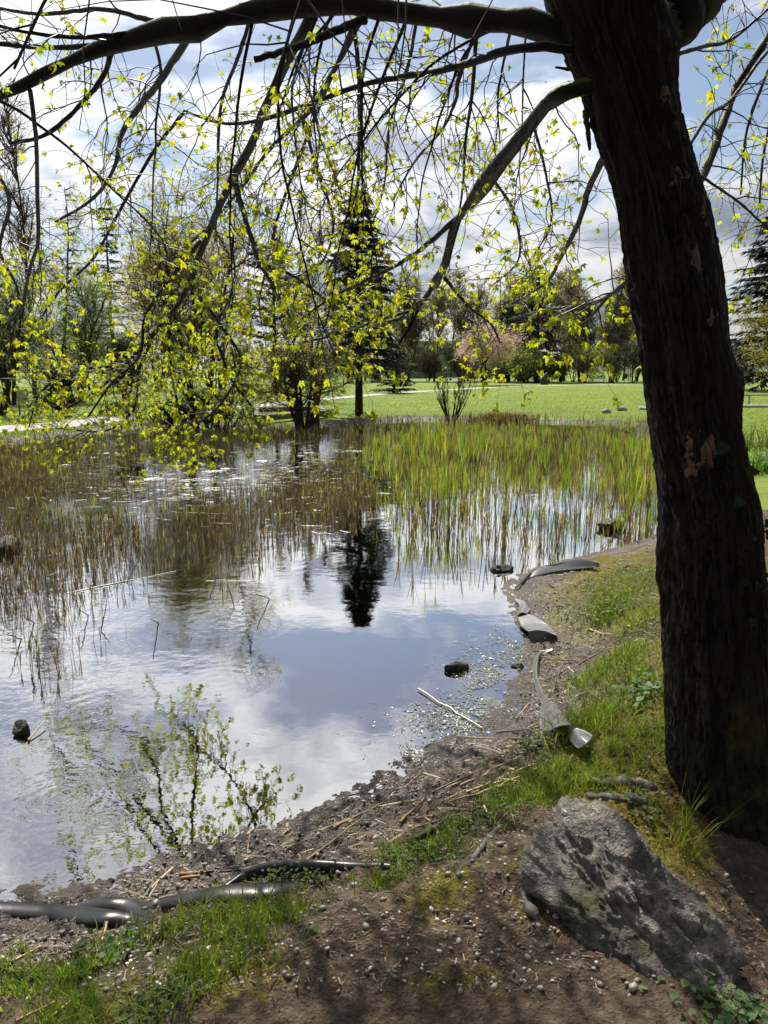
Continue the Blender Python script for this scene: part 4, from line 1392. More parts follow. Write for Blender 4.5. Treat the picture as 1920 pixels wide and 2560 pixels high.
def litter_bin(px, py, pole_h, bin_z, bw, label, m='greenpaint'):
    b = gz_(px, py)
    r = empty('litter_bin', b, label, 'litter bin')
    mb = MB()
    mb.add(*tubes(np.array([[b + [0, 0.12, -0.1], b + [0, 0.12, pole_h * 0.5], b + [0, 0.12, pole_h]]]), np.full((1, 3), 0.035), 8))
    obj('pole', mb.mesh('pole'), M['steel'], r)
    mb = MB()
    zs = [bin_z, bin_z + 0.03, bin_z + 0.55, bin_z + 0.6, bin_z + 0.6, bin_z + 0.5]
    rs = np.array([[0.6, 0.88, 1.0, 1.05, 0.92, 0.85]]) * bw / 2
    mb.add(*tubes(np.array([[b + [0, 0, z + i * 1e-4] for i, z in enumerate(zs)]]), rs, 16))
    body = obj('bin_body', mb.mesh('bin_body'), M[m], r)
    mb = MB()
    mb.add(*tubes(np.array([[b + [0, 0, bin_z + 0.70], b + [0, 0, bin_z + 0.74], b + [0, 0, bin_z + 0.79]]]), np.array([[0.56, 0.5, 0.02]]) * bw, 16))
    obj('bin_lid', mb.mesh('bin_lid'), M[m], r)


litter_bin(1562, 959, 1.75, 0.55, 0.6, 'dark litter bin on a pole at the right of the bench')
litter_bin(615, 1014, 1.1, 0.45, 0.42, 'green litter bin on a post beside the path')


def rock_mesh(name, size, seed, sub=4, rough=0.06, planes=14, cut=(0.62, 1.0)):
    rg = np.random.default_rng(seed)
    bm = bmesh.new()
    bmesh.ops.create_icosphere(bm, subdivisions=sub, radius=1)
    V = np.array([v.co for v in bm.verts])
    F = np.array([[v.index for v in f.verts] for f in bm.faces])
    bm.free()
    N = norm(rg.normal(size=(planes, 3)))
    D = rg.uniform(cut[0], cut[1], planes)
    dd = V @ N.T
    r = np.where(dd > 0.05, D[None] / np.maximum(dd, 0.05), 9)
    r = np.sort(r, 1)
    r = np.minimum(r[:, 0], 1.15)
    V = V * r[:, None]
    nn = norm(V)
    V = V + nn * (fbm(V + seed, 2.5, 5, 0.55) * rough)[:, None]
    V = V * np.asarray(size) / 2
    return V, F


def m_rock(name, lo, mid, hi, moss=0.4, rough=0.5, sc=1.0, spec=0.5):
    m, t, out = mat(name)
    tc = t.n('ShaderNodeTexCoord').outputs['Object']
    n1 = t.noise(tc, 6 * sc, 8, 0.66, 0.6)
    n2 = t.noise(tc, 45 * sc, 6, 0.62, 0.3)
    n3 = t.noise(tc, 3.0 * sc, 4, 0.6)
    n4 = t.noise(tc, 180 * sc, 3, 0.6)
    f = t.math('ADD', t.math('MULTIPLY', n1, 0.55), t.math('MULTIPLY', n2, 0.45))
    c = t.ramp(f, [(0.32, lo), (0.5, mid), (0.66, hi)])
    geo = t.n('ShaderNodeNewGeometry')
    mm = t.smooth(t.math('ADD', n3, t.math('MULTIPLY', n2, 0.35)), 0.83 - 0.28 * moss, 0.93 - 0.28 * moss)
    mcol = t.mix(n4, (0.018, 0.024, 0.006, 1), (0.075, 0.085, 0.018, 1))
    c = t.mix(t.math('MULTIPLY', mm, 0.85), c, mcol)
    h = t.math('ADD', t.math('MULTIPLY', n1, 1.2), t.math('ADD', t.math('MULTIPLY', n2, 0.45), t.math('MULTIPLY', n4, 0.08)))
    b = t.n('ShaderNodeBump', i_Strength=1.0, i_Distance=0.05 / sc, i_Height=h)
    rr = t.math('ADD', rough, t.math('MULTIPLY', mm, 0.4), clamp=True)
    p = t.n('ShaderNodeBsdfPrincipled', i_Base_Color=c, i_Roughness=rr, i_Normal=b.outputs[0])
    p.inputs['Specular IOR Level'].default_value = spec
    t.link(p.outputs[0], out.inputs[0])
    return m


M['rock'] = m_rock('wet_grey_rock', (0.05, 0.042, 0.033), (0.155, 0.137, 0.11), (0.40, 0.355, 0.295), 0.45, 0.34, 1.0, 0.55)
M['darkrock'] = m_rock('dark_wet_rock', (0.010, 0.009, 0.007), (0.03, 0.027, 0.021), (0.075, 0.066, 0.054), 0.2, 0.45, 2.0, 0.35)
M['farrock'] = m_rock('weathered_dark_stone', (0.02, 0.02, 0.02), (0.06, 0.058, 0.056), (0.15, 0.15, 0.145), 0.1, 0.5, 0.5, 0.5)
M['palerock'] = m_rock('pale_stone', (0.15, 0.145, 0.13), (0.33, 0.32, 0.29), (0.5, 0.49, 0.46), 0.1, 0.5, 1.0, 0.5)


def rock(name, label, cat, c, size, seed, m='darkrock', rz=0.0, sub=3, group=None, rough=0.08, tilt=0.0):
    V, F = rock_mesh(name, size, seed, sub, rough)
    o = obj(name, mesh_np(name, V, F), M[m])
    o.location = c
    o.rotation_euler = (tilt, 0, rz)
    return tag(o, label, cat, group)


b = gz_(1362, 962)
rock('standing_stone', 'dark standing stone with pale wet top on the meadow', 'stone', b + [0, 0, 0.55], (0.98, 0.9, 1.5), 21, 'farrock', 0.3, 4)
for px, py, w, sd_, lab in ((1515, 1031, 0.42, 4, 'smallest pale stone on the lawn, leftmost of three'), (1553, 1027, 0.46, 5, 'middle flat stone of three on the lawn'), (1608, 1024, 0.44, 6, 'pale lawn stone next to the big trunk')):
    b = gz_(px, py)
    rock('lawn_stone', lab, 'stone', b + [0, 0, 0.05], (w, 0.35, 0.26), sd_, 'palerock', 0.1, 3, 'stones on the lawn')
b = gz_(302, 1037)
rock('boulder', 'dark boulder under evergreen shrub beside the path', 'boulder', b + [0, 0, 0.22], (0.95, 0.7, 0.8), 9, 'farrock', 0.2, 4)


# sandpit of heavy timbers
def sandpit():
    A = onz(645, 1050, 0.3)
    B = onz(818, 1036, 0.3)
    D = onz(637, 1028, 0.3)
    C_ = B + (D - A) * 0.6
    r = empty('timber_sandpit', (A + C_) / 2 * [1, 1, 0] + [0, 0, 0.25], 'low frame of weathered timbers on lawn behind the multi-stemmed shrub', 'sandpit')
    for a, b2 in ((A, B), (D, C_), (A, D), (B, C_)):
        d = b2 - a
        ln = np.linalg.norm(d[:2])
        boxpart('timber', r, np.array([*(a + b2)[:2] / 2, 0.36]), (ln - 0.22, 0.2, 0.2), 'timbertop', math.atan2(d[1], d[0]), 0.015)


sandpit()


# white rail, right edge
def rail():
    b = onz(1852, 1012, 0.28)
    r = empty('white_rail', b, 'white-posted metal rail beyond the pond at right edge', 'railing')
    boxpart('post', r, b + [0, 0, 0.52], (0.09, 0.09, 1.16), 'white')
    mb = MB()
    P = np.array([[b + [0.05, 0, 0.46], b + [1.6, 0.02, 0.46], b + [3.4, 0.1, 0.46]]])
    mb.add(*tubes(P, np.full((1, 3), 0.035), 8))
    obj('rail_tube', mb.mesh('rail_tube'), M['steel'], r)
    for x in (0.38, 1.9, 3.2):
        boxpart('leg', r, b + [x, 0.0, 0.18], (0.06, 0.06, 0.54), 'steel')
    c = onz(1850, 1018, 0.28)
    mb = MB()
    box(mb, c + [1.9, 0.0, 0.03], (3.8, 0.5, 0.14), 0.02, bev=0.02)
    tag(obj('concrete_slab', mb.mesh('concrete_slab', False), M['concrete']), 'low pale slab on the lawn below the white rail', 'slab')


rail()


# information board at the left, and a picnic table
def board():
    b = gz_(60, 1038)
    r = empty('notice_board', b, 'pale grey notice board on two posts at the left', 'sign')
    boxpart('panel', r, b + [0, 0, 0.70], (0.42, 0.03, 0.55), 'concrete')
    for x in (-0.17, 0.17):
        boxpart('post', r, b + [x, 0.04, 0.40], (0.05, 0.05, 1.0), 'timber')
    b = gz_(1132, 963)
    r = empty('picnic_table', b, 'pale picnic table left of the cherry trunk', 'table')
    for i in range(3):
        boxpart('table_board', r, b + [0, -0.25 + i * 0.25, 0.74], (1.8, 0.23, 0.05), 'white')
    for y in (-0.7, 0.7):
        boxpart('seat_board', r, b + [0, y, 0.44], (1.8, 0.25, 0.05), 'white')
    for x in (-0.6, 0.6):
        boxpart('leg', r, b + [x, -0.3, 0.32], (0.07, 0.07, 0.78), 'timber')
        boxpart('leg', r, b + [x, 0.3, 0.32], (0.07, 0.07, 0.78), 'timber')
        boxpart('cross_beam', r, b + [x, 0, 0.38], (0.06, 1.6, 0.07), 'timber')


board()


# grey building behind the wood
def building():
    c = far(1105, 150)
    r = empty('grey_building', c, 'grey flat-roofed building glimpsed through the bare trees', 'building')
    W_, D_, Hh = 22.0, 12.0, 6.6
    boxpart('wall', r, c + [0, D_ / 2, Hh / 2], (W_, D_, Hh), 'wall')
    boxpart('roof', r, c + [0, D_ / 2, Hh + 0.2], (W_ + 0.6, D_ + 0.6, 0.4), 'concrete')
    for fl in range(2):
        for i in range(9):
            x = -W_ / 2 + 1.6 + i * (W_ - 3.2) / 8
            z = 1.9 + fl * 3.3
            w = boxpart('window', r, c + [x, -0.03, z], (1.9, 0.12, 1.6), 'white')
            boxpart('pane', w, c + [x, -0.09, z], (1.7, 0.04, 1.4), 'glass')


building()

# ------------------------------------------------------------------ reeds
def reed_template(seed, hgt, green, n=6, leaf=True, stub=False):
    """a reed shoot of height hgt, base at origin: tapering round stem with sheathing blades"""
    rg = np.random.default_rng(seed)
    lean = rg.normal(size=2) * (0.05 if not stub else 0.10) * hgt
    bend = rg.normal(size=2) * 0.05 * hgt
    ts = np.linspace(0, 1, n)
    P = np.column_stack([lean[0] * ts + bend[0] * ts ** 2, lean[1] * ts + bend[1] * ts ** 2, -0.10 + (hgt + 0.10) * ts])
    r = (0.0040 if not stub else 0.0042) * np.linspace(1, 0.55 if stub else 0.35, n)
    mb = MB()
    V, F = tubes(P[None], r[None], 4)
    brown = np.array([0.13, 0.085, 0.045])
    g = np.asarray(green)
    tt = np.clip((V[:, 2] / hgt - 0.15) / 0.45, 0, 1)[:, None]
    C = brown * (1 - tt) + g * tt if not stub else np.tile(np.array([0.34, 0.24, 0.13]) * rg.uniform(0.5, 1.3), (len(V), 1))
    mb.add(V, F, C)
    if leaf:
        for j in range(rg.integers(3, 5)):
            t0 = rg.uniform(0.35, 0.75)
            b0 = np.array([np.interp(t0, ts, P[:, i]) for i in range(3)])
            a = rg.uniform(0, 6.28)
            o = rg.uniform(0.05, 0.22)
            ln = hgt * (1.05 - t0) * rg.uniform(0.8, 1.25)
            d = np.array([math.cos(a) * o, math.sin(a) * o, 1.0])
            s = np.array([-math.sin(a), math.cos(a), 0])
            w = rg.uniform(0.004, 0.0075)
            pts = [b0 + d * ln * u + np.array([math.cos(a), math.sin(a), -0.2]) * (0.12 * ln * u * u) for u in (0, 0.4, 0.75, 1.0)]
            ww = [0.7 * w, w, 0.7 * w, 0.05 * w]
            LV = [p + s * q * e for p, q in zip(pts, ww) for e in (-1, 1)]
            LF = [[i * 2, i * 2 + 1, i * 2 + 3, i * 2 + 2] for i in range(3)]
            gc_ = g * rg.uniform(0.85, 1.25)
            if stub:
                gc_ = np.array([(0.40, 0.30, 0.16), (0.30, 0.20, 0.10), (0.34, 0.32, 0.10)][j % 3]) * rg.uniform(0.7, 1.2)
            LC = [(gc_ * 0.75 + brown * 0.25) if i < 2 else gc_ for i in range(8)]
            mb.add(LV, LF, np.array(LC))
    return np.concatenate(mb.V), np.concatenate(mb.F4), np.concatenate(mb.C)


greens = [(0.48, 0.56, 0.045), (0.58, 0.57, 0.055), (0.33, 0.52, 0.045), (0.38, 0.33, 0.09)]
RT = [reed_template(100 + i, 1.0 * (0.55 + 0.05 * (i % 4)), greens[i % 4]) for i in range(8)]
ST = [reed_template(200 + i, 0.30 + 0.05 * (i % 3), greens[3], 4, i % 2 == 0, True) for i in range(8)]


def px_poly(pts):
    return np.array([onz(x, y)[:2] for x, y in pts])


def fill(poly, dens, keepf):
    mn, mx = poly.min(0), poly.max(0)
    N = int((mx - mn).prod() * dens)
    P = rng.uniform(mn, mx, (N, 2))
    P = P[poly_sd(P, poly) < 0]
    P = P[poly_sd(P, shore) < 0.12]
    return P[rng.random(len(P)) < keepf(P)]


right_bed = px_poly([(960, 1064), (1250, 1056), (1640, 1062), (1790, 1100), (1780, 1215), (1640, 1350), (1500, 1385), (1330, 1420), (1180, 1405), (1060, 1370), (990, 1330), (975, 1240), (900, 1190), (935, 1120), (860, 1085)])
left_bed = px_poly([(-120, 1130), (0, 1118), (200, 1096), (400, 1078), (860, 1078), (930, 1120), (900, 1190), (960, 1260), (860, 1330), (700, 1380), (620, 1450), (480, 1530), (330, 1600), (160, 1700), (0, 1760), (-200, 1800)])


def kr(P):
    n = fbm(P, 0.8, 3)
    front = sstep(P[:, 1], 7.2, 11)
    return np.clip(0.16 + 0.60 * front + 0.75 * n, 0.03, 1)


def kl(P):
    n = fbm(P, 0.55, 3)
    pool = gauss(P, onz(560, 1200)[:2], 2.0) + gauss(P, onz(780, 1130)[:2], 2.6) + 0.7 * gauss(P, onz(420, 1150)[:2], 2.2)
    front = sstep(P[:, 1], 3.8, 7.4)
    edge = 1 - sstep(P[:, 0], -1.6, 0.4) * (1 - sstep(P[:, 1], 9, 12))
    return np.clip((0.13 + 0.6 * front ** 1.5 + 1.0 * n) * (1 - 0.97 * np.clip(1.3 * pool, 0, 1)) * edge, 0, 1)


RP = fill(right_bed, 46, kr)
extra = px_poly([(980, 1180), (1060, 1180), (1080, 1390), (975, 1390)])
SP_ = fill(left_bed, 320, kl)
LG = fill(left_bed, 16, lambda P: np.clip(0.35 + 0.6 * fbm(P, 0.5, 2), 0, 1) * sstep(P[:, 1], 8, 13))
SB = fill(right_bed, 22, lambda P: np.clip(0.5 + fbm(P, 0.7, 3), 0, 1))
# a few shoots standing alone in front
lone = np.array([onz(x, y)[:2] for x, y in ((997, 1392), (1003, 1388), (790, 1330), (820, 1325), (1090, 1465), (1060, 1450), (700, 1350), (985, 1340), (1010, 1330), (940, 1300), (1030, 1400), (1075, 1420), (1110, 1430))])
RP = np.vstack([RP, lone])


def place(P, T, smin, smax, isreed, label, group, name, cat, nind, heightf=None):
    N = len(P)
    var = rng.integers(0, len(T), N)
    ang = rng.uniform(0, 6.283, N)
    sc = rng.uniform(smin, smax, N)
    if heightf is not None:
        sc = sc * heightf(P)
    order = np.argsort(P[:, 1])
    vis_ = np.abs(P[:, 0]) / P[:, 1] < 0.49
    order = [i for i in order if vis_[i]]
    ind = np.zeros(N, bool)
    ind[order[:nind]] = True
    mes = []
    for k, (tv, tf, tcol) in enumerate(T):
        me = mesh_np(name, tv, tf, tcol)
        me.materials.append(M['reed'])
        mes.append(me)
    for i in order[:nind]:
        o = obj(name, mes[var[i]])
        o.location = (P[i, 0], P[i, 1], 0)
        o.rotation_euler = (0, 0, ang[i])
        o.scale = (sc[i],) * 3
        tag(o, label, cat, group)
    mb = MB()
    for k, (tv, tf, tcol) in enumerate(T):
        s = (var == k) & ~ind
        if s.any():
            V, F = inst(tv, tf, np.column_stack([P[s], np.zeros(s.sum())]), rotz_frames(ang[s]), sc[s])
            tint = np.repeat(rng.uniform(0.65, 1.3, (s.sum(), 1)) * np.column_stack([rng.uniform(0.85, 1.1, s.sum()), np.ones(s.sum()), rng.uniform(0.8, 1.3, s.sum())]), len(tv), 0)
            mb.add(V, F, np.tile(tcol, (s.sum(), 1)) * tint)
    return mb


def hgt_r(P):
    return np.clip(0.70 + 0.36 * fbm(P, 0.6, 3), 0.35, 1.2) * (1 - 0.45 * sstep(P[:, 1], 15, 26))


mb = place(RP, RT, 0.5, 1.25, True, 'slender green reed shoot at the open-water front of the right reed bed', 'reed shoots in front of the reed bed', 'reed', 'reed', 300, hgt_r)
tag(obj('reed_bed', mb.mesh('reed_bed'), M['reed']), 'dense bed of yellow-green reed shoots filling the right back of the pond', 'reeds', kind='stuff')
mb = place(SP_, ST, 0.12, 0.74, False, 'short dark cut reed stub standing in the open water on the left', 'cut reed stubs in the left water', 'reed_stub', 'reed', 300)
tag(obj('reed_stubble', mb.mesh('reed_stubble'), M['reed']), 'brown cut reed stubble across the left half of the pond', 'reeds', kind='stuff')
mb = place(np.vstack([LG, ]), RT, 0.25, 0.6, True, '', '', 'reed', 'reed', 0)
mb2 = place(SB, ST, 0.7, 1.3, False, '', '', 'reed', 'reed', 0)
for a, f, c in zip(mb2.V, mb2.F4, mb2.C):
    pass
tag(obj('reed_regrowth', mb.mesh('reed_regrowth'), M['reed']), 'thin green reed regrowth scattered among brown stubble on the left', 'reeds', kind='stuff')
tag(obj('reed_litter', mb2.mesh('reed_litter'), M['reed']), 'old brown reed stems standing between the green shoots', 'reeds', kind='stuff')


# leaning and broken stems lying in the left water
def stick(name, label, cat, a, b, r0, r1, m='straw', sag=0.0, C=(1, 1, 1), group=None, k=6, seed=0):
    rg = np.random.default_rng(seed)
    a, b = np.asarray(a, float), np.asarray(b, float)
    t = np.linspace(0, 1, 9)[:, None]
    P = a * (1 - t) + b * t
    L_ = np.linalg.norm(b - a)
    P[1:-1] += rg.normal(size=(7, 3)) * min(L_ * 0.006, r0 * 0.6)
    P[:, 2] -= sag * 4 * (t * (1 - t)).ravel()
    V, F = tubes(P[None], np.linspace(r0, r1, 9)[None], k)
    mb = MB()
    mb.add(V, F, C)
    mb.add(np.vstack([V[:k], P[0]]), [[k, (i + 1) % k, i] for i in range(k)], C)
    mb.add(np.vstack([V[-k:], P[-1]]), [[k, i, (i + 1) % k] for i in range(k)], C)
    return tag(obj(name, mb.mesh(name), M[m]), label, cat, group)


stick('floating_stick', 'long pale stem lying across the water on the left', 'stick', onz(168, 1484, 0.0), onz(440, 1428, 0.003), 0.008, 0.005, 'float', 0, (2.0, 2.0, 1.95), seed=1)
stick('floating_stick', 'short pale stem right of the long floating stem', 'stick', onz(515, 1452, 0.0), onz(655, 1452, 0.0), 0.006, 0.005, 'float', 0, (2.0, 2.0, 1.95), seed=2)
stick('floating_stick', 'straight pale stick in shallow blue water near the right bank', 'stick', onz(1046, 1722, 0.012), onz(1205, 1820, 0.015), 0.006, 0.004, 'float', 0, (2.0, 2.0, 1.95), seed=3)
k_ = 0
for px, py, qx, qy in ((90, 1560, 60, 1590), (400, 1560, 380, 1600), (250, 1590, 270, 1560), (520, 1510, 545, 1480), (60, 1600, 20, 1640), (680, 1500, 640, 1530), (310, 1470, 350, 1440), (140, 1500, 175, 1470), (590, 1530, 570, 1505), (225, 1540, 200, 1575)):
    p, q = onz(px, py, -0.03), onz(qx, qy, 0.0)
    q[2] = 0.16
    stick('broken_reed', 'broken dark reed stem leaning out of the left water', 'reed', p, q, 0.005, 0.003, 'twig', 0, (1, 1, 1), 'broken reeds in the left water', 5, k_)
    k_ += 1

# ------------------------------------------------------------------ floating leaves and scum
FL = (np.array([(-1, 0, 0), (-0.45, 0.32, 0.01), (0.4, 0.28, 0.0), (1, 0, 0.015), (0.4, -0.3, 0.01), (-0.45, -0.3, 0.0)]), np.array([[0, 1, 2, 3], [0, 3, 4, 5]]))


def floaters(N, cx, cy, sxp, syp):
    px = rng.normal(cx, sxp, N)
    py = rng.normal(cy, syp, N)
    ok = (py > 1085) & (py < 1345)
    return np.array([onz(a, b2)[:2] for a, b2 in zip(px[ok], py[ok])])


FPs = np.vstack([floaters(800, 500, 1215, 200, 26), floaters(380, 790, 1150, 110, 34), floaters(180, 320, 1160, 150, 40), floaters(50, 700, 1250, 160, 40), floaters(40, 1150, 1130, 160, 25), floaters(30, 600, 1350, 200, 40)])
FPs = FPs[poly_sd(FPs, shore) < -0.1]
N = len(FPs)
fsz = np.column_stack([rng.gamma(2, 0.036, N) + 0.025, rng.uniform(0.012, 0.04, N), np.full(N, 0.05)])
fang = rng.normal(0, 0.7, N)
ftl = rng.normal(0.05, 0.12, N)
FM = rotz_frames(fang, ftl)
fme = []
for i, c in enumerate(((1, 1, 0.95), (0.75, 0.7, 0.6), (1.25, 1.2, 1.15))):  # pale tints stand in for bright glints on the leaves
    me = mesh_np('floating_leaf', FL[0], FL[1], np.tile(c, (6, 1)), False)
    me.materials.append(M['float'])
    fme.append(me)
order = np.argsort(-fsz[:, 0] / FPs[:, 1])
for i in order[:300]:
    o = obj('floating_leaf', fme[int(rng.integers(0, 3))])
    m4 = np.eye(4)
    m4[:3, :3] = FM[i] * fsz[i][None, :]
    m4[:3, 3] = (FPs[i, 0], FPs[i, 1], 0.010 + abs(ftl[i]) * fsz[i, 1] * 0.32)
    o.matrix_basis = Matrix(m4.tolist())
    tag(o, 'dead leaf floating flat, paled to imitate glint, on the back of the pond', 'floating leaf', 'dead leaves floating on the pond')
rest = order[300:]
if len(rest):
    V, F = inst(FL[0], FL[1], np.column_stack([FPs[rest], np.full(len(rest), 0.012)]), FM[rest], fsz[rest])
    mb = MB()
    mb.add(V, F)
    tag(obj('floating_litter', mb.mesh('floating_litter', False), M['float']), 'fine litter, paled to imitate glint, floating between the reeds', 'floating leaves', kind='stuff')

# algae and bits near the right shore
N = 8000
sp = rng.normal(size=(N, 2))
cen = np.array([(1230, 1690, 90, 70), (1290, 1620, 50, 60), (1150, 1800, 120, 40), (1260, 1760, 60, 40), (1040, 1895, 80, 26), (780, 2050, 110, 22), (560, 2110, 80, 12)])
ci = rng.choice(len(cen), N, p=[.32, .2, .22, .16, .1, 0, 0])
pp = np.array([onz(*(cen[c, :2] + s * cen[c, 2:] * 0.62))[:2] for c, s in zip(ci, sp)])
sdp = poly_sd(pp, shore)
pp = pp[(sdp < 0.02) & (fbm(pp, 5, 3) > -0.25)]
N = len(pp)
V, F = inst(FL[0], FL[1], np.column_stack([pp, np.full(N, 0.004)]), rotz_frames(rng.uniform(0, 6.28, N), rng.normal(0, 0.1, N)),
            np.column_stack([rng.gamma(2, 0.0028, N) + 0.002, rng.gamma(2, 0.003, N) + 0.003, np.full(N, 0.1)]))
mb = MB()
cc = np.array([(0.42, 0.5, 0.34), (0.2, 0.18, 0.12), (0.3, 0.34, 0.22)])[rng.integers(0, 3, N)]
mb.add(V, F, np.repeat(cc, 6, 0))
tag(obj('floating_algae', mb.mesh('floating_algae', False), M['float']), 'pale green scum and bits on shallow water at the right bank', 'algae', kind='stuff')

# ------------------------------------------------------------------ stones and wood in the water
def wrock(px, py, size, seed, label, m='darkrock', z=0.0, rz=0.0, sub=4):
    c = onz(px, py)
    c[2] = z
    rock('pond_stone', label, 'stone', c, size, seed, m, rz, sub)


wrock(1138, 1672, (0.17, 0.11, 0.11), 31, 'dark wet stone standing in shallow blue water', rz=0.2)
wrock(1296, 1668, (0.10, 0.05, 0.05), 32, 'small flat dark stone close to the right shore', rz=0.1)
wrock(1258, 1426, (0.22, 0.16, 0.13), 33, 'round dark stone where the green reeds end at right shore', z=0.0)
wrock(1522, 1322, (0.36, 0.22, 0.16), 34, 'pale-topped stone lying among reeds near the bank', 'rock', 0.06)
wrock(8, 1382, (0.40, 0.36, 0.30), 35, 'large dark rock in the water at left picture edge', z=0.05)
wrock(52, 1832, (0.10, 0.08, 0.09), 36, 'dark wet driftwood piece at left in the open water', z=0.02)  # driftwood piece shaped from the stone mesh
stick('floating_stick', 'short bare stem lying beside the dark driftwood at left', 'stick', onz(70, 1850, 0.01), onz(112, 1802, 0.03), 0.006, 0.004, 'straw', 0, (1.4, 1.3, 1.2), seed=9)
wrock(278, 2203, (0.030, 0.022, 0.02), 37, 'tiny black pebble rising from near water', z=0.003, sub=3)

# ------------------------------------------------------------------ the boulder by the trunk
def main_rock():
    V, F = rock_mesh('shore_boulder', (1, 1, 1), 83, 6, 0.0, 15, (0.62, 0.96))
    nn = norm(V)
    strat = V @ norm(np.array([0.35, 0.5, 0.8]))
    d = fbm(V, 2.2, 3, 0.5) * 0.03 - 0.028 * np.exp(-8 * np.abs(fbm(V + 5, 3.0, 3, 0.55))) - 0.018 * np.exp(-6 * np.abs(fbm(V + 9, 7.0, 3, 0.55))) + fbm(V + 2, 11, 4, 0.6) * 0.02 + fbm(np.column_stack([V[:, 0] * 3, V[:, 1] * 3, strat * 16]), 1.0, 3) * 0.022 + fbm(V, 22, 3, 0.6) * 0.010
    for fr_, am, k_ in ((5.0, 0.028, 1.0), (13.0, 0.014, 0.8), (29.0, 0.007, 0.6)):
        s_ = strat * fr_ + fbm(V + fr_, 2.4, 3) * 1.6 * k_
        saw = s_ - np.floor(s_)
        d = d + am * (saw ** 2.5 - 0.3) * (0.5 + 0.5 * sstep(fbm(V + 2 * fr_, 1.6, 2), -0.3, 0.4))
    V = V + nn * d[:, None]
    V = V * np.array([0.77, 0.41, 0.46])
    a, b2 = ground_at(1345, 2085), ground_at(1790, 2470)
    dr = b2 - a
    o = obj('shore_boulder', mesh_np('shore_boulder', V, F), M['rock'])
    o.location = (0.69, 2.12, 0.345)
    o.rotation_euler = (R(-6), R(4), math.atan2(dr[1], dr[0]) + 0.0)
    tag(o, 'rough wet grey boulder with moss lying on the bank at the trunk', 'boulder')


main_rock()

# ------------------------------------------------------------------ pond liner edges
M['liner'] = m_plain('black_rubber_liner', (0.014, 0.0135, 0.0125), 0.3, 0.6, 9, 0.15, 0.4)
M['palelin'] = m_plain('grey_dusty_liner', (0.15, 0.148, 0.138), 0.32, 0.3, 9, 0.2, 0.6)


def sheet(name, label, rows, mname, nu=40, nv=16, thick=0.004, cat='pond liner', wr=0.002, crisp=False):
    """rows: list of cross sections, each a list of world points; a smooth sheet with thickness through them"""
    rows = [spline(np.array(r), nv) for r in rows]
    A = np.array(rows)
    out = np.array([np.column_stack([np.interp(np.linspace(0, len(A) - 1, nu), np.arange(len(A)), A[:, j, q]) for q in range(3)]) if crisp else spline(A[:, j], nu) for j in range(nv)]).transpose(1, 0, 2)
    out = out + (fbm(out.reshape(-1, 3), 6, 3).reshape(nu, nv)[:, :, None] * np.array([0.2, 0.2, 1.0]) * wr)
    g = np.gradient(out, axis=0)
    h = np.gradient(out, axis=1)
    nrm = norm(np.cross(g, h))
    Vt = out + nrm * thick / 2
    Vb = out - nrm * thick / 2
    V = np.concatenate([Vt.reshape(-1, 3), Vb.reshape(-1, 3)])
    i = np.arange(nu * nv).reshape(nu, nv)
    F1 = np.stack([i[:-1, :-1], i[:-1, 1:], i[1:, 1:], i[1:, :-1]], -1).reshape(-1, 4)
    F2 = F1[:, ::-1] + nu * nv
    rim = list(i[0, :]) + list(i[1:, -1]) + list(i[-1, -2::-1]) + list(i[-2:0:-1, 0])
    F3 = np.array([[rim[j], rim[(j + 1) % len(rim)], rim[(j + 1) % len(rim)] + nu * nv, rim[j] + nu * nv] for j in range(len(rim))])
    return tag(obj(name, mesh_np(name, V, [np.concatenate([F1, F2, F3])]), M[mname]), label, cat)


def roll_rows(pts, dirs=None):
    """cross sections of a half-roll following pixel points: (px, py, height, width)"""
    C_ = [ground_at(px, py) for px, py, h, w in pts]
    rows = []
    for i, ((px, py, h, w), c) in enumerate(zip(pts, C_)):
        t = C_[min(i + 1, len(C_) - 1)] - C_[max(i - 1, 0)]
        t[2] = 0
        t = t / np.linalg.norm(t)
        s = np.array([-t[1], t[0], 0])      # away from the camera for a left-to-right run
        z0 = c[2]
        row = []
        for a in np.linspace(-0.35, 3.5, 9):
            row.append(np.array([*(c[:2] - s[:2] * math.cos(a) * w * 1.1), max(z0 - 0.02, -0.03) + 0.9 * h * (0.5 + 0.5 * math.sin(a)) + 0.012]))
        rows.append(row)
    return rows


sheet('pond_liner', 'black rubber liner roll at the near water edge, bottom left', roll_rows([(-160, 2275, .035, .035), (-60, 2279, .035, .035), (60, 2282, .036, .036), (160, 2290, .036, .036), (250, 2298, .034, .034), (330, 2302, .026, .024), (375, 2302, .006, .008)]), 'liner', 60, 14)
sheet('pond_liner', 'twisted black liner fold overlapping the bottom-left roll', roll_rows([(190, 2268, .02, .02), (260, 2266, .034, .030), (320, 2272, .034, .034), (365, 2288, .015, .02), (385, 2300, .004, .008)]), 'liner', 40, 14)
sheet('pond_liner', 'black rubber liner roll running behind the near grass tuft', roll_rows([(340, 2278, .03, .025), (430, 2262, .036, .03), (520, 2248, .04, .035), (600, 2244, .045, .045), (680, 2236, .035, .04), (740, 2218, .022, .022), (775, 2205, .006, .01)]), 'liner', 60, 14)
sheet('pond_liner', 'raised black liner lip curving up behind small green weeds', roll_rows([(560, 2228, .03, .012), (620, 2205, .06, .018), (690, 2186, .065, .020), (780, 2178, .055, .020), (880, 2172, .035, .018), (960, 2168, .022, .014), (990, 2166, .008, .008)]), 'liner', 60, 14)


def P3(px, py, lift):
    """point on the view line of the pixel, lift above the ground or water"""
    p = onz(px, py, 0.1)
    for _ in range(10):
        p = onz(px, py, min(1.0, max(0.0, Hs(p[0], p[1])) + lift * 0.6 + 0.006))
    return p


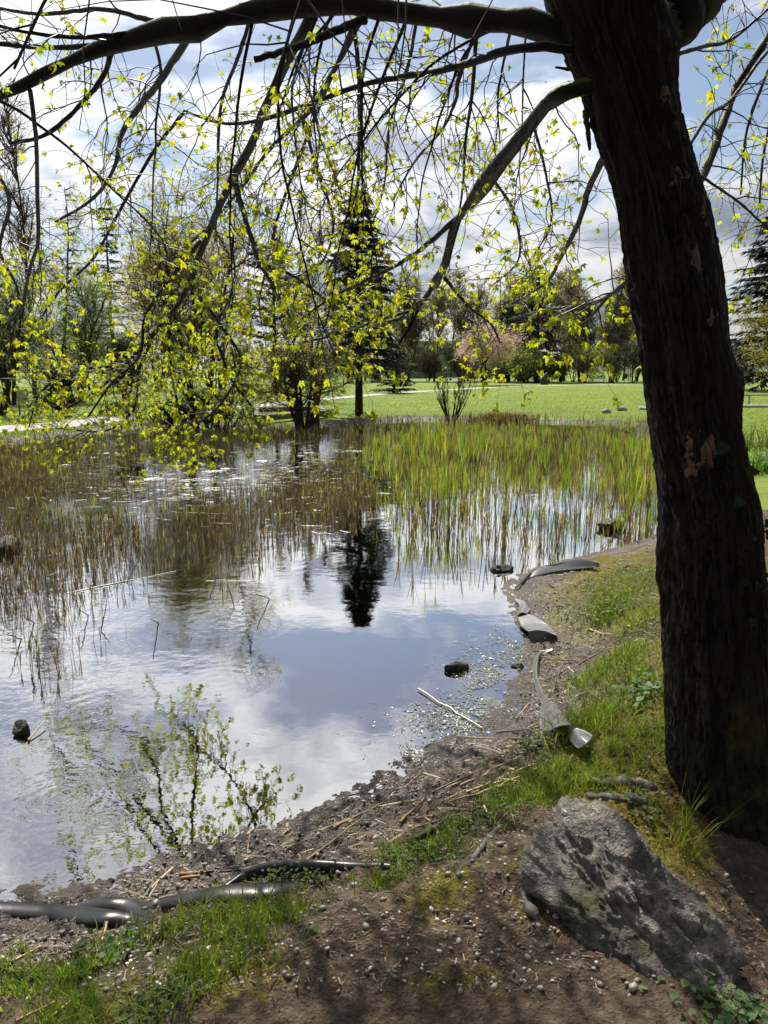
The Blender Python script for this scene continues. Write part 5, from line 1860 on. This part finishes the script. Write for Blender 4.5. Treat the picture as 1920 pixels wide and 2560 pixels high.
# right shore: strip, folded flap, tube and fan
sheet('pond_liner', 'dark curved liner strip standing above the mud at the reed bed', [
    [P3(1287, 1473, 0.0), P3(1289, 1470, 0.015), P3(1294, 1468, 0.02)],
    [P3(1325, 1446, 0.0), P3(1330, 1432, 0.05), P3(1340, 1424, 0.06)],
    [P3(1385, 1430, 0.02), P3(1392, 1412, 0.08), P3(1400, 1408, 0.08)],
    [P3(1450, 1422, 0.03), P3(1455, 1400, 0.10), P3(1460, 1397, 0.10)],
    [P3(1500, 1416, 0.05), P3(1495, 1408, 0.09), P3(1490, 1408, 0.09)]], 'liner', 40, 10)
sheet('pond_liner', 'grey folded liner flap with dark underside on the right shore', [
    [P3(1292, 1545, 0.03), P3(1325, 1536, 0.05), P3(1355, 1545, 0.05)],
    [P3(1302, 1566, 0.02), P3(1338, 1558, 0.06), P3(1372, 1564, 0.05)],
    [P3(1318, 1578, 0.08), P3(1352, 1572, 0.10), P3(1388, 1582, 0.06)],
    [P3(1320, 1580, 0.10), P3(1354, 1576, 0.11), P3(1393, 1588, 0.06)],
    [P3(1326, 1600, 0.02), P3(1352, 1600, 0.02), P3(1390, 1592, 0.03)]], 'palelin', 41, 18, wr=0.005, crisp=True)
sheet('pond_liner', 'pale wrinkled liner tip just beyond the folded flap', [
    [P3(1285, 1498, 0.02), P3(1290, 1495, 0.03), P3(1296, 1498, 0.02)],
    [P3(1298, 1516, 0.03), P3(1312, 1506, 0.06), P3(1322, 1520, 0.04)],
    [P3(1292, 1540, 0.02), P3(1304, 1532, 0.05), P3(1318, 1534, 0.03)]], 'palelin', 24, 12)
sheet('pond_liner', 'narrow grey liner tube winding along the right shore', [
    [P3(1384, 1624, 0.04), P3(1382, 1620, 0.05), P3(1378, 1622, 0.03)],
    [P3(1352, 1640, 0.02), P3(1350, 1632, 0.06), P3(1340, 1640, 0.02)],
    [P3(1346, 1668, 0.02), P3(1342, 1664, 0.06), P3(1334, 1670, 0.02)],
    [P3(1348, 1700, 0.02), P3(1343, 1694, 0.06), P3(1335, 1700, 0.02)],
    [P3(1366, 1742, 0.03), P3(1358, 1732, 0.07), P3(1346, 1740, 0.02)],
    [P3(1390, 1766, 0.05), P3(1376, 1752, 0.08), P3(1355, 1762, 0.03)]], 'palelin', 50, 12)
sheet('pond_liner', 'shiny grey liner fan opening toward the mossy bank', [
    [P3(1388, 1762, 0.05), P3(1372, 1754, 0.08), P3(1352, 1764, 0.02)],
    [P3(1402, 1782, 0.07), P3(1380, 1774, 0.09), P3(1350, 1790, 0.02)],
    [P3(1418, 1802, 0.09), P3(1392, 1800, 0.10), P3(1352, 1818, 0.02)],
    [P3(1432, 1814, 0.10), P3(1400, 1816, 0.12), P3(1362, 1834, 0.03)]], 'palelin', 36, 18)
sheet('pond_liner', 'pale liner end emerging from under the liner fan', [
    [P3(1436, 1818, 0.07), P3(1428, 1828, 0.08), P3(1424, 1842, 0.05)],
    [P3(1462, 1828, 0.09), P3(1448, 1842, 0.11), P3(1430, 1858, 0.06)],
    [P3(1482, 1840, 0.08), P3(1468, 1858, 0.10), P3(1446, 1872, 0.06)]], 'palelin', 24, 12)

# ------------------------------------------------------------------ roots
def rootlet(label, pts, r0, r1, m='limb', cat='root', name='tree_root'):
    W = []
    for px, py, lift in pts:
        p = ground_at(px, py)
        W.append(p + [0, 0, lift])
    P = spline(W, 24)
    tap = np.minimum(1, np.minimum(np.linspace(0, 6, 24) + 0.05, np.linspace(6, 0, 24) + 0.05))
    P[:, 2] -= 0.45 * r0 + (1 - tap) * r0
    V, F = tubes(P[None], (tap * np.linspace(r0, r1, 24) * (1 + 0.12 * rng.normal(size=24)))[None], 10)
    V = V + (fbm(V, 25, 3)[:, None] * 0.006)
    return tag(obj(name, mesh_np(name, V, F), M[m]), label, cat)


M['root'] = m_bark('root_bark', (0.05, 0.042, 0.035), (0.19, 0.165, 0.14), moss=0.0, rough=0.6, vscale=(9, 9, 9))
rootlet('grey surface root running left from the trunk foot', [(1660, 1985, .02), (1600, 1962, .015), (1540, 1957, .01), (1490, 1950, .005), (1470, 1925, -.01)], 0.035, 0.016, 'root')
rootlet('second grey root between the trunk and the boulder', [(1640, 2010, .01), (1560, 2000, .01), (1480, 1990, .005), (1400, 1995, -.01)], 0.03, 0.014, 'root')
rootlet('grey root stub poking from the soil left of the boulder', [(1345, 2300, .015), (1325, 2275, .018), (1312, 2240, .012), (1306, 2222, -.01)], 0.016, 0.014, 'root')
rootlet('flat half-buried root above the bare soil', [(1130, 2190, .0), (1180, 2150, .004), (1230, 2085, .003), (1270, 2050, -.004)], 0.012, 0.010, 'root')
rootlet('dark rotten branch piece lying at grass edge', [(1025, 2120, .02), (1050, 2105, .03), (1085, 2085, .03), (1110, 2070, .02)], 0.018, 0.014, 'limb', 'wood', 'rotten_branch')

# ------------------------------------------------------------------ dry stalks, twigs and chips on the bank
def ground_stick(px, py, qx, qy, r, label, group=None, C=(1, 1, 1), m='straw', lift=0.008, name='dry_stalk', seed=0, cat='stalk'):
    a, b = ground_at(px, py), ground_at(qx, qy)
    return stick(name, label, cat, a + [0, 0, lift], b + [0, 0, lift], r, r * 0.7, m, 0.0, C, group, 6, seed)


named = [((1165, 1985), (1335, 1915), .006, 'thick straw stalk lowest in the bundle above the boulder', (1.2, 1.15, 1)),
         ((1190, 1992), (1350, 1922), .005, 'pale straw stalk in the bundle above the boulder, second from below', (1.35, 1.3, 1.1)),
         ((1150, 1968), (1300, 1895), .006, 'brown straw stalk upmost in the bundle above the boulder', (0.8, 0.7, 0.6)),
         ((1080, 1985), (1260, 1900), .005, 'long dark stalk leading from water to the straw bundle', (0.4, 0.33, 0.27)),
         ((1020, 1985), (1130, 1960), .004, 'thin dark twig lying beside wet shingle', (0.35, 0.3, 0.26)),
         ((760, 2160), (905, 2050), .004, 'long bent straw lying down the shingle bank', (0.9, 0.75, 0.55)),
         ((840, 2070), (960, 2010), .005, 'reddish brown stalk at the waterline on the shingle', (0.55, 0.42, 0.33)),
         ((450, 2190), (515, 2186), .008, 'short orange-brown cane piece at the near waterline', (1.0, 0.62, 0.33)),
         ((455, 2200), (500, 2194), .006, 'thinner cane piece in front of orange-brown cane', (1.1, 0.75, 0.4)),
         ((515, 2184), (640, 2180), .005, 'black wet twig beside the orange-brown cane', (0.18, 0.15, 0.13)),
         ((270, 2302), (255, 2360), .004, 'upright-looking straw in front of the liner fold', (1.3, 1.15, 0.85)),
         ((210, 2380), (268, 2335), .003, 'dark crossing straw beside the near grass', (0.5, 0.42, 0.35)),
         ((30, 2410), (105, 2370), .0035, 'pale straw on gravelly mud at far left', (1.5, 1.4, 1.2)),
         ((40, 2560), (140, 2510), .004, 'brown straw at bottom left corner', (0.8, 0.65, 0.5)),
         ((115, 2560), (170, 2515), .0035, 'pale straw beside bottom left moss', (1.1, 1.0, 0.7)),
         ((1370, 1770), (1340, 1830), .004, 'straw sticking into the water from the liner fan', (1.2, 1.1, 0.8)),
         ((1240, 1836), (1358, 1820), .005, 'dark stalk lying at the water below the liner fan', (0.4, 0.33, 0.27)),
         ((1140, 1845), (1240, 1850), .004, 'pale stalk half in the water below the liner', (1.2, 1.15, 1.0)),
         ((1290, 1800), (1330, 1752), .005, 'pale straw beside the grey liner tube', (1.3, 1.2, 1.0)),
         ((1470, 1575), (1515, 1590), .007, 'pale chip of wood on the right bank', (1.7, 1.5, 1.1)),
         ((1420, 1670), (1465, 1715), .005, 'pale broken stalk on dark mud right of the liner', (1.5, 1.4, 1.2)),
         ((1440, 1668), (1550, 1600), .005, 'long dark stalk across the litter on the right bank', (0.45, 0.36, 0.3)),
         ((1500, 1690), (1585, 1615), .006, 'grey bent stalk below the mossy bank edge', (0.8, 0.75, 0.68)),
         ((1368, 1521), (1425, 1513), .006, 'short brown stick behind the folded liner flap', (0.5, 0.36, 0.28)),
         ((1370, 1460), (1385, 1470), .006, 'dark stub of wood below the liner strip', (0.4, 0.3, 0.25)),
         ((1350, 1650), (1440, 1655), .005, 'dark thin stick beside the yellow moss tuft', (0.35, 0.28, 0.24)),
         ((985, 2090), (1150, 2040), .004, 'greyish stalk in weeds above the rotten branch', (0.7, 0.62, 0.5)),
         ((1000, 2060), (1060, 2000), .006, 'brown split stalk upright in the weeds', (0.75, 0.5, 0.3)),
         ((1120, 2010), (1290, 1960), .004, 'thin straw parallel to the straw bundle', (1.0, 0.9, 0.7)),
         ((660, 2150), (800, 2090), .004, 'brown stalk low on the shingle by water', (0.6, 0.5, 0.38))]
for i, (a, b, r, lab, c) in enumerate(named):
    ground_stick(*a, *b, r, lab, 'dry stalks on the bank', c, seed=40 + i)

# short litter, too small and many to name
def scatter_px(N, boxes):
    out = []
    wts = np.array([b[4] for b in boxes], float)
    for k in rng.choice(len(boxes), N, p=wts / wts.sum()):
        x0, x1, y0, y1, _ = boxes[k]
        out.append((rng.uniform(x0, x1), rng.uniform(y0, y1)))
    P = np.array([onz(x, y, 0.18)[:2] for x, y in out])
    return P


land_boxes = [(0, 1500, 2150, 2600, 5), (300, 1400, 1950, 2200, 3), (1330, 1640, 1420, 1850, 5), (1250, 1640, 1390, 1480, 1.5), (0, 300, 2290, 2450, 1.5)]
P = scatter_px(6500, land_boxes)
sdl = poly_sd(P, shore)
P = P[sdl > 0.0]
N = len(P)
bt = np.array([(-1, -1, 0), (1, -1, 0), (1, 1, 0), (-1, 1, 0), (0, 0, 1.2)])
bf = np.array([[0, 1, 4], [1, 2, 4], [2, 3, 4], [3, 0, 4]])
V, F = inst(bt, bf, np.column_stack([P, H(P) + 0.0005]), rotz_frames(rng.uniform(0, 6.28, N), rng.normal(0, 0.12, N)),
            np.column_stack([rng.uniform(0.003, 0.018, N) * np.where(P[:, 1] > 3.4, 2.0, 1.0), rng.uniform(0.0008, 0.0022, N) * np.where(P[:, 1] > 3.4, 2.2, 1.0), rng.uniform(0.001, 0.004, N)]))
mb = MB()
cc = np.array([(0.30, 0.22, 0.15), (0.16, 0.12, 0.09), (0.24, 0.17, 0.11), (0.9, 0.8, 0.62), (0.10, 0.08, 0.065), (0.42, 0.32, 0.22)])[rng.choice(6, N, p=[.25, .22, .2, .06, .15, .12])]
mb.add(V, F, np.repeat(cc, 5, 0))
tag(obj('plant_litter', mb.mesh('plant_litter', False), M['straw']), 'fine brown plant litter strewn over the bank', 'litter', kind='stuff')

# longer reed debris on the mud and along the waterline
P = scatter_px(380, [(1320, 1640, 1400, 1780, 6), (600, 1320, 1880, 2120, 4), (1150, 1360, 1780, 1900, 2), (300, 700, 2100, 2220, 1.5)])
P = P[poly_sd(P, shore) > -0.06]
N = len(P)
V, F = inst(bt, bf, np.column_stack([P, np.maximum(H(P), 0.0) + 0.003]), rotz_frames(rng.normal(0.35, 0.7, N), rng.normal(0, 0.15, N)),
            np.column_stack([rng.gamma(2, 0.016, N) + 0.008, rng.uniform(0.0015, 0.0035, N), rng.uniform(0.003, 0.006, N)]))
mb = MB()
cc = np.array([(0.8, 0.68, 0.5), (0.3, 0.23, 0.17), (0.5, 0.38, 0.26), (1.3, 1.15, 0.9), (0.14, 0.11, 0.09)])[rng.choice(5, N, p=[.2, .3, .2, .1, .2])]
mb.add(V, F, np.repeat(cc, 5, 0))
tag(obj('reed_debris', mb.mesh('reed_debris', False), M['straw']), 'broken reed pieces washed up along the bank', 'litter', kind='stuff')

# ------------------------------------------------------------------ pebbles
PT = []
for i in range(5):
    V, F = rock_mesh('pebble', (2, 1.5, 1.0), 300 + i, 2, 0.05, 8, (0.8, 1.0))
    PT.append((V, F))
peb_boxes = [(300, 1500, 2170, 2600, 6), (0, 600, 2300, 2600, 1.0)]
P = scatter_px(240, peb_boxes)
P = P[(poly_sd(P, shore) > 0.25)]
cols3 = [(1.15, 1.1, 1.02), (0.8, 0.75, 0.68), (0.5, 0.46, 0.42), (1.35, 1.3, 1.22)]
pm = []
for k, (V, F) in enumerate(PT):
    for c in cols3:
        me = mesh_np('pebble', V, F, np.tile(c, (len(V), 1)))
        me.materials.append(M['pebble'])
        pm.append(me)
for i, p in enumerate(P):
    o = obj('pebble', pm[int(rng.integers(0, len(pm)))])
    s = rng.uniform(0.0035, 0.0075) * (1.5 if rng.random() < 0.08 else 1)
    o.location = (p[0], p[1], Hs(p[0], p[1]) + s * 0.25)
    o.rotation_euler = (rng.normal() * 0.2, rng.normal() * 0.2, rng.uniform(0, 6.28))
    o.scale = (s,) * 3
    tag(o, 'small pale pebble lying on the bare brown soil', 'pebble', 'pebbles on the bare soil')
# shingle
P = scatter_px(9000, [(300, 1300, 1850, 2230, 5), (0, 400, 2290, 2440, 2), (1300, 1640, 1400, 1800, 3), (200, 1900, 2150, 2620, 4)])
sdl = poly_sd(P, shore)
w = np.where(sdl < 0.45, 1.0, 0.35)
P = P[(sdl > -0.08) & (rng.random(len(P)) < w)]
N = len(P)
V0, F0 = rock_mesh('grit', (2, 1.5, 1.1), 410, 1, 0.05, 8, (0.8, 1.0))
sz = rng.gamma(2.2, 0.0018, N) + 0.0015
V, F = inst(V0, F0, np.column_stack([P, H(P) + sz * 0.2]), rotz_frames(rng.uniform(0, 6.28, N), rng.normal(0, 0.4, N)), sz)
mb = MB()
cc = rng.uniform(0.12, 0.75, (N, 1)) * np.array([1.0, 0.92, 0.82])
mb.add(V, F, np.repeat(cc, len(V0), 0))
tag(obj('shingle', mb.mesh('shingle'), M['pebble']), 'wet grey shingle and grit along the water edge', 'gravel', kind='stuff')

# ------------------------------------------------------------------ grass
def blade_t(bend):
    pts = [(0, 0), (0.10 * bend, 0.4), (0.32 * bend, 0.75), (0.62 * bend, 1.0)]
    ww = [1.0, 0.85, 0.55, 0.05]
    V = [(x, e * w, z) for (x, z), w in zip(pts, ww) for e in (-1, 1)]
    return np.array(V), np.array([[i * 2, i * 2 + 1, i * 2 + 3, i * 2 + 2] for i in range(3)])


def blades(P, hmin, hmax, wmin, wmax, cols_, z=None, var=0.3):
    mb = MB()
    N = len(P)
    z = H(P) if z is None else z
    for bend in (0.5, 1.1, 1.7):
        s = rng.integers(0, 3, N) == 0
        n = s.sum()
        if not n:
            continue
        tv, tf = blade_t(bend)
        hh = rng.uniform(hmin, hmax, n)
        V, F = inst(tv, tf, np.column_stack([P[s], z[s] - 0.004]), rotz_frames(rng.uniform(0, 6.28, n), rng.normal(0, 0.25, n)), np.column_stack([hh, rng.uniform(wmin, wmax, n), hh]))
        c = np.asarray(cols_)[rng.integers(0, len(cols_), n)] * (1 + rng.uniform(-var, var, (n, 1)))
        mb.add(V, F, np.repeat(c, 8, 0))
    return mb


gcols = [(0.13, 0.24, 0.024), (0.20, 0.33, 0.03), (0.30, 0.38, 0.045), (0.30, 0.29, 0.06)]
pts = []
for p, r in gc:
    n = int(5200 * min(r, 0.28) ** 1.3)
    pts.append(rng.normal(size=(n, 2)) * r * 0.62 + p[:2])
pts = np.vstack(pts)
pts = pts[(poly_sd(pts, shore) > 0.10) & (fbm(pts, 6, 3) > -0.12)]
mb = blades(pts, 0.015, 0.065, 0.0013, 0.0026, gcols)
tag(obj('grass_tufts', mb.mesh('grass_tufts'), M['grass']), 'fresh green grass tufts growing along the near bank', 'grass', kind='stuff')
# tall grass on the right bank and the clump beside the trunk
tall = np.vstack([rng.normal(size=(200, 2)) * 0.10 + ground_at(*q)[:2] for q in ((1490, 1700), (1540, 1660), (1570, 1700), (1500, 1520), (1520, 1560), (1640, 1540), (1470, 1790), (1440, 1830), (1500, 1800))])
mb = blades(tall, 0.05, 0.12, 0.0016, 0.0028, gcols)
tag(obj('tall_grass', mb.mesh('tall_grass'), M['grass']), 'longer bright grass on the right bank beneath the moss', 'grass', kind='stuff')
clump = rng.normal(size=(40, 2)) * 0.03 + ground_at(1705, 2125)[:2]
mb = blades(clump, 0.12, 0.24, 0.0012, 0.002, gcols)
tag(obj('grass_clump', mb.mesh('grass_clump'), M['grass']), 'thin grass clump between the boulder and the trunk', 'grass')
# moss: very short blades
mp_ = []
for p, r in mc:
    n = int(5200 * min(r, 0.3) ** 1.4 * (0.5 if p[1] < 2.5 else 1.0))
    mp_.append(rng.normal(size=(n, 2)) * r * 0.75 + p[:2])
mp_ = np.vstack(mp_)
mp_ = mp_[(poly_sd(mp_, shore) > 0.12) & (fbm(mp_, 9, 3) > 0.12)]
mb = blades(mp_, 0.006, 0.016, 0.0012, 0.0022, [(0.32, 0.28, 0.03), (0.42, 0.34, 0.035), (0.19, 0.21, 0.022)])
tag(obj('moss_carpet', mb.mesh('moss_carpet'), M['grass']), 'golden green moss on the bank and bare soil', 'moss', kind='stuff')
# the meadow, as far as single tufts show
P = np.column_stack([rng.uniform(-0.56, 0.56, 150000), 18 + 62 * rng.random(150000) ** 2.2])
P[:, 0] *= P[:, 1]
P = P[(np.abs(P[:, 0]) / P[:, 1] < 0.55)]
s_ = poly_sd(P, shore)
dpath = np.min(np.stack([np.hypot(P[:, 0] - q[0], P[:, 1] - q[1]) for q in pc[::3]]), 0)
P = P[(s_ > 0.3) & (dpath > 0.75)]
mb = blades(P, 0.03, 0.075, 0.005, 0.010, [(0.22, 0.35, 0.025), (0.30, 0.39, 0.03), (0.36, 0.40, 0.045), (0.17, 0.28, 0.02)], H(P, detail=False))
tag(obj('lawn_grass', mb.mesh('lawn_grass'), M['grass']), 'short sunlit grass of the meadow behind the pond', 'grass', kind='stuff')
# fringe of grass at the far water edge
a = rng.integers(0, len(shore), 9000)
P = shore[a] + (np.roll(shore, -1, 0)[a] - shore[a]) * rng.random((9000, 1)) + rng.normal(size=(9000, 2)) * 0.25
P = P[(P[:, 1] > 14) & (poly_sd(P, shore) > -0.25)]
mb = blades(P, 0.08, 0.26, 0.005, 0.009, [(0.16, 0.22, 0.03), (0.20, 0.17, 0.05), (0.12, 0.17, 0.03), (0.17, 0.11, 0.05)], H(P, detail=False))
tag(obj('shore_grass', mb.mesh('shore_grass'), M['grass']), 'ragged grass fringe along the far shore', 'grass', kind='stuff')


# iris blades right of the trunk, dead clump on the far shore
def iris(px, py, n, spread, label, cols_, hmin, hmax, name, cat, sq=1.0, ws=1.0):
    c = gz_(px, py)
    P = c[:2] + rng.normal(size=(n, 2)) * [spread, spread * 0.5 * sq]
    mb = blades(P, hmin, hmax, 0.012 * ws, 0.022 * ws, cols_, np.full(n, c[2] - 0.03))
    return tag(obj(name, mb.mesh(name), M['grass']), label, cat, kind='stuff' if name == 'iris_clump' else None)


ig = [(0.10, 0.22, 0.025), (0.13, 0.27, 0.03), (0.09, 0.17, 0.02)]
iris(1895, 1165, 260, 0.55, 'bright green iris leaves right of the big trunk', ig, 0.25, 0.5, 'iris_clump', 'plant')
iris(1900, 1110, 120, 0.7, 'taller thin iris leaves behind the bright iris clump', [(0.13, 0.20, 0.03), (0.16, 0.17, 0.05)], 0.3, 0.7, 'iris_clump', 'plant')
iris(1255, 1036, 700, 0.6, 'rust-brown heap of dead leaves on the far lawn edge', [(0.20, 0.11, 0.055), (0.26, 0.16, 0.08), (0.14, 0.075, 0.04)], 0.28, 0.52, 'dead_leaf_clump', 'plant', 0.5)
iris(1215, 1040, 150, 0.3, 'thin brown left end of the dead leaf heap', [(0.24, 0.17, 0.09), (0.18, 0.10, 0.05)], 0.06, 0.16, 'dead_leaf_clump', 'plant')
iris(1060, 1045, 120, 0.35, 'small brown withered clump left of the vase-shaped shrub', [(0.15, 0.10, 0.06), (0.2, 0.15, 0.08)], 0.12, 0.28, 'dead_leaf_clump', 'plant')
iris(1090, 1052, 80, 0.2, 'reddish withered tuft below the vase-shaped shrub', [(0.22, 0.11, 0.06), (0.2, 0.14, 0.08)], 0.12, 0.24, 'dead_leaf_clump', 'plant')
iris(740, 1068, 260, 0.45, 'grey-green ground cover at the foot of the multi-stemmed shrub', [(0.05, 0.08, 0.03), (0.10, 0.13, 0.06)], 0.08, 0.2, 'ground_cover', 'plant')
iris(1590, 1290, 110, 0.35, 'red-brown withered leaves among reeds beside the trunk', [(0.26, 0.09, 0.04), (0.2, 0.11, 0.06)], 0.05, 0.15, 'dead_leaf_clump', 'plant', 1.0, 0.4)


# ------------------------------------------------------------------ small leafy weeds and ivy
def round_leaf(n=8, lobes=0.0):
    a = np.linspace(0, 2 * np.pi, n, endpoint=False)
    r = 1 + lobes * np.cos(a * 3)
    V = np.vstack([[0, 0, -0.12], np.column_stack([r * np.cos(a), r * np.sin(a), 0.06 * np.cos(2 * a)])])
    return V, np.array([[0, 1 + i, 1 + (i + 1) % n] for i in range(n)])


def weed(name, label, centre, n, spread, size, hmax, colr, lobes=0.15, cat='plant', tmpl=None):
    c = np.asarray(centre, float)
    P = c[:2] + rng.normal(size=(n, 2)) * spread
    z = H(P) + rng.uniform(0.006, hmax, n)
    root = empty(name, c, label, cat)
    mb = MB()
    Q = np.stack([np.column_stack([P * 0.8 + c[:2] * 0.2, H(P) - 0.005]), np.column_stack([P * 0.95 + c[:2] * 0.05, (H(P) + z) / 2]), np.column_stack([P, z])], 1)
    mb.add(*tubes(Q, np.full((n, 3), 0.0009), 3), np.asarray(colr) * 0.7)
    tag(obj('stems', mb.mesh('stems'), M['grass'], root), kind='stuff')
    tv, tf = tmpl or round_leaf(8, lobes)
    d = rng.normal(size=(n, 3)) * 0.35
    mz = basis(norm(np.column_stack([np.cos(rng.uniform(0, 6.28, n)), np.sin(rng.uniform(0, 6.28, n)), rng.normal(0, 0.25, n)])), rng.normal(0, 0.3, n))
    mb = MB()
    V, F = inst(tv, tf, np.column_stack([P, z]), mz, rng.uniform(size * 0.6, size * 1.2, n))
    mb.add(V, F, np.repeat(np.asarray(colr) * (1 + rng.uniform(-0.3, 0.4, (n, 1))), len(tv), 0))
    tag(obj('leaves', mb.mesh('leaves'), M['grass'], root), kind='stuff')


weed('creeping_weed', 'round pale green creeping leaves at bottom right corner', ground_at(1790, 2535), 70, 0.055, 0.011, 0.03, (0.16, 0.26, 0.10), 0.25)
weed('creeping_weed', 'few round pale leaves in the bottom right corner edge', ground_at(1880, 2540), 40, 0.04, 0.011, 0.03, (0.15, 0.25, 0.09), 0.25)
weed('ground_weed', 'small leafy weed growing inside the raised liner lip', ground_at(690, 2200), 110, 0.05, 0.006, 0.05, (0.10, 0.17, 0.03))
weed('ground_weed', 'small leafy weed right inside the raised liner lip', ground_at(790, 2196), 80, 0.04, 0.006, 0.04, (0.10, 0.17, 0.03))
weed('ground_weed', 'leafy green weed patch left of the rotten branch', ground_at(1040, 2150), 140, 0.07, 0.007, 0.05, (0.09, 0.17, 0.03))
weed('ground_weed', 'light green weed clump on the right bank below moss', ground_at(1510, 1545), 170, 0.10, 0.011, 0.12, (0.18, 0.29, 0.045))
weed('ground_weed', 'grey-green weeds below the liner fan', ground_at(1340, 1870), 190, 0.09, 0.008, 0.05, (0.11, 0.17, 0.05))
weed('ground_weed', 'broad-leaved weed at the bank foot by the trunk', ground_at(1600, 1740), 90, 0.09, 0.018, 0.09, (0.12, 0.22, 0.035))
weed('ground_weed', 'silvery creeping weed between the roots', ground_at(1600, 2020), 70, 0.06, 0.009, 0.03, (0.12, 0.18, 0.06))
weed('ground_weed', 'small weed rosette on the bare soil', ground_at(790, 2335), 14, 0.018, 0.010, 0.02, (0.12, 0.18, 0.06))
weed('ground_weed', 'low weed mat at bottom left soil', ground_at(390, 2520), 130, 0.06, 0.006, 0.03, (0.06, 0.11, 0.03))
weed('ground_weed', 'weed leaves in the left near grass', ground_at(280, 2380), 60, 0.05, 0.011, 0.04, (0.08, 0.14, 0.04))
weed('ground_weed', 'small weeds in the grass under the straw bundle', ground_at(1190, 2060), 150, 0.09, 0.007, 0.04, (0.09, 0.16, 0.03))

# dead brown leaves scattered at the trunk foot
P = scatter_px(420, [(1500, 1720, 2000, 2150, 2), (1780, 1990, 2250, 2560, 2), (1350, 1640, 1450, 1800, 3), (1600, 1700, 1900, 2050, 1)])
P = P[poly_sd(P, shore) > 0.1]
N = len(P)
V, F = inst(FL[0], FL[1], np.column_stack([P, H(P) + 0.006]), rotz_frames(rng.uniform(0, 6.28, N), rng.normal(0, 0.35, N)),
            np.column_stack([rng.uniform(0.005, 0.014, N), rng.uniform(0.007, 0.018, N), np.full(N, 0.1)]))
mb = MB()
mb.add(V, F, np.repeat(np.array([(0.26, 0.14, 0.08), (0.18, 0.11, 0.07), (0.36, 0.25, 0.17)])[rng.integers(0, 3, N)], 6, 0))
tag(obj('dead_leaves', mb.mesh('dead_leaves', False), M['straw']), 'brown dead leaves lying round the trunk foot and bank', 'leaves', kind='stuff')


# ivy climbing the shaded side of the trunk
def ivy():
    zb = TC[0, 2]
    base = np.array([TB[0], TREE_Y - 0.2, zb])
    root = empty('ivy_vine', base, 'sparse ivy climbing the shaded face of the big trunk', 'plant')
    lines = []
    for a0, z1 in ((4.9, 1.75), (5.3, 1.4), (5.05, 1.15)):
        q = []
        a = a0
        for z in np.linspace(zb + 0.05, z1, 26):
            a += rng.normal() * 0.03
            i = int(np.argmin(np.abs(TC[:, 2] - z)))
            r = TR[i] + 0.03
            q.append((TC[i, 0] + r * math.cos(a), TC[i, 1] + r * math.sin(a) * 0.95, z))
        lines.append(q)
    Lp = np.array(lines)
    mb = MB()
    mb.add(*tubes(Lp, np.full((3, 26), 0.003), 5), (0.03, 0.025, 0.02))
    obj('stem', mb.mesh('stem'), M['grass'], root)
    pos, tan = leaf_points(Lp, 16, 0.05)
    pos = pos + rng.normal(size=pos.shape) * [0.03, 0.008, 0.02] + [0, -0.015, 0]
    tv, tf = round_leaf(10, 0.3)
    me = mesh_np('ivy_leaf', tv, tf, np.tile((0.02, 0.04, 0.014), (len(tv), 1)))
    me.materials.append(M['grass'])
    for p in pos:
        o = obj('ivy_leaf', me, None, root)
        d = Vector((rng.normal() * 0.35, -1, 0.25 + rng.normal() * 0.3))
        s = rng.uniform(0.012, 0.024)
        o.matrix_basis = Matrix.Translation(Vector(p)) @ d.to_track_quat('Z', 'Y').to_matrix().to_4x4() @ Matrix.Diagonal((s, s, s, 1))


ivy()
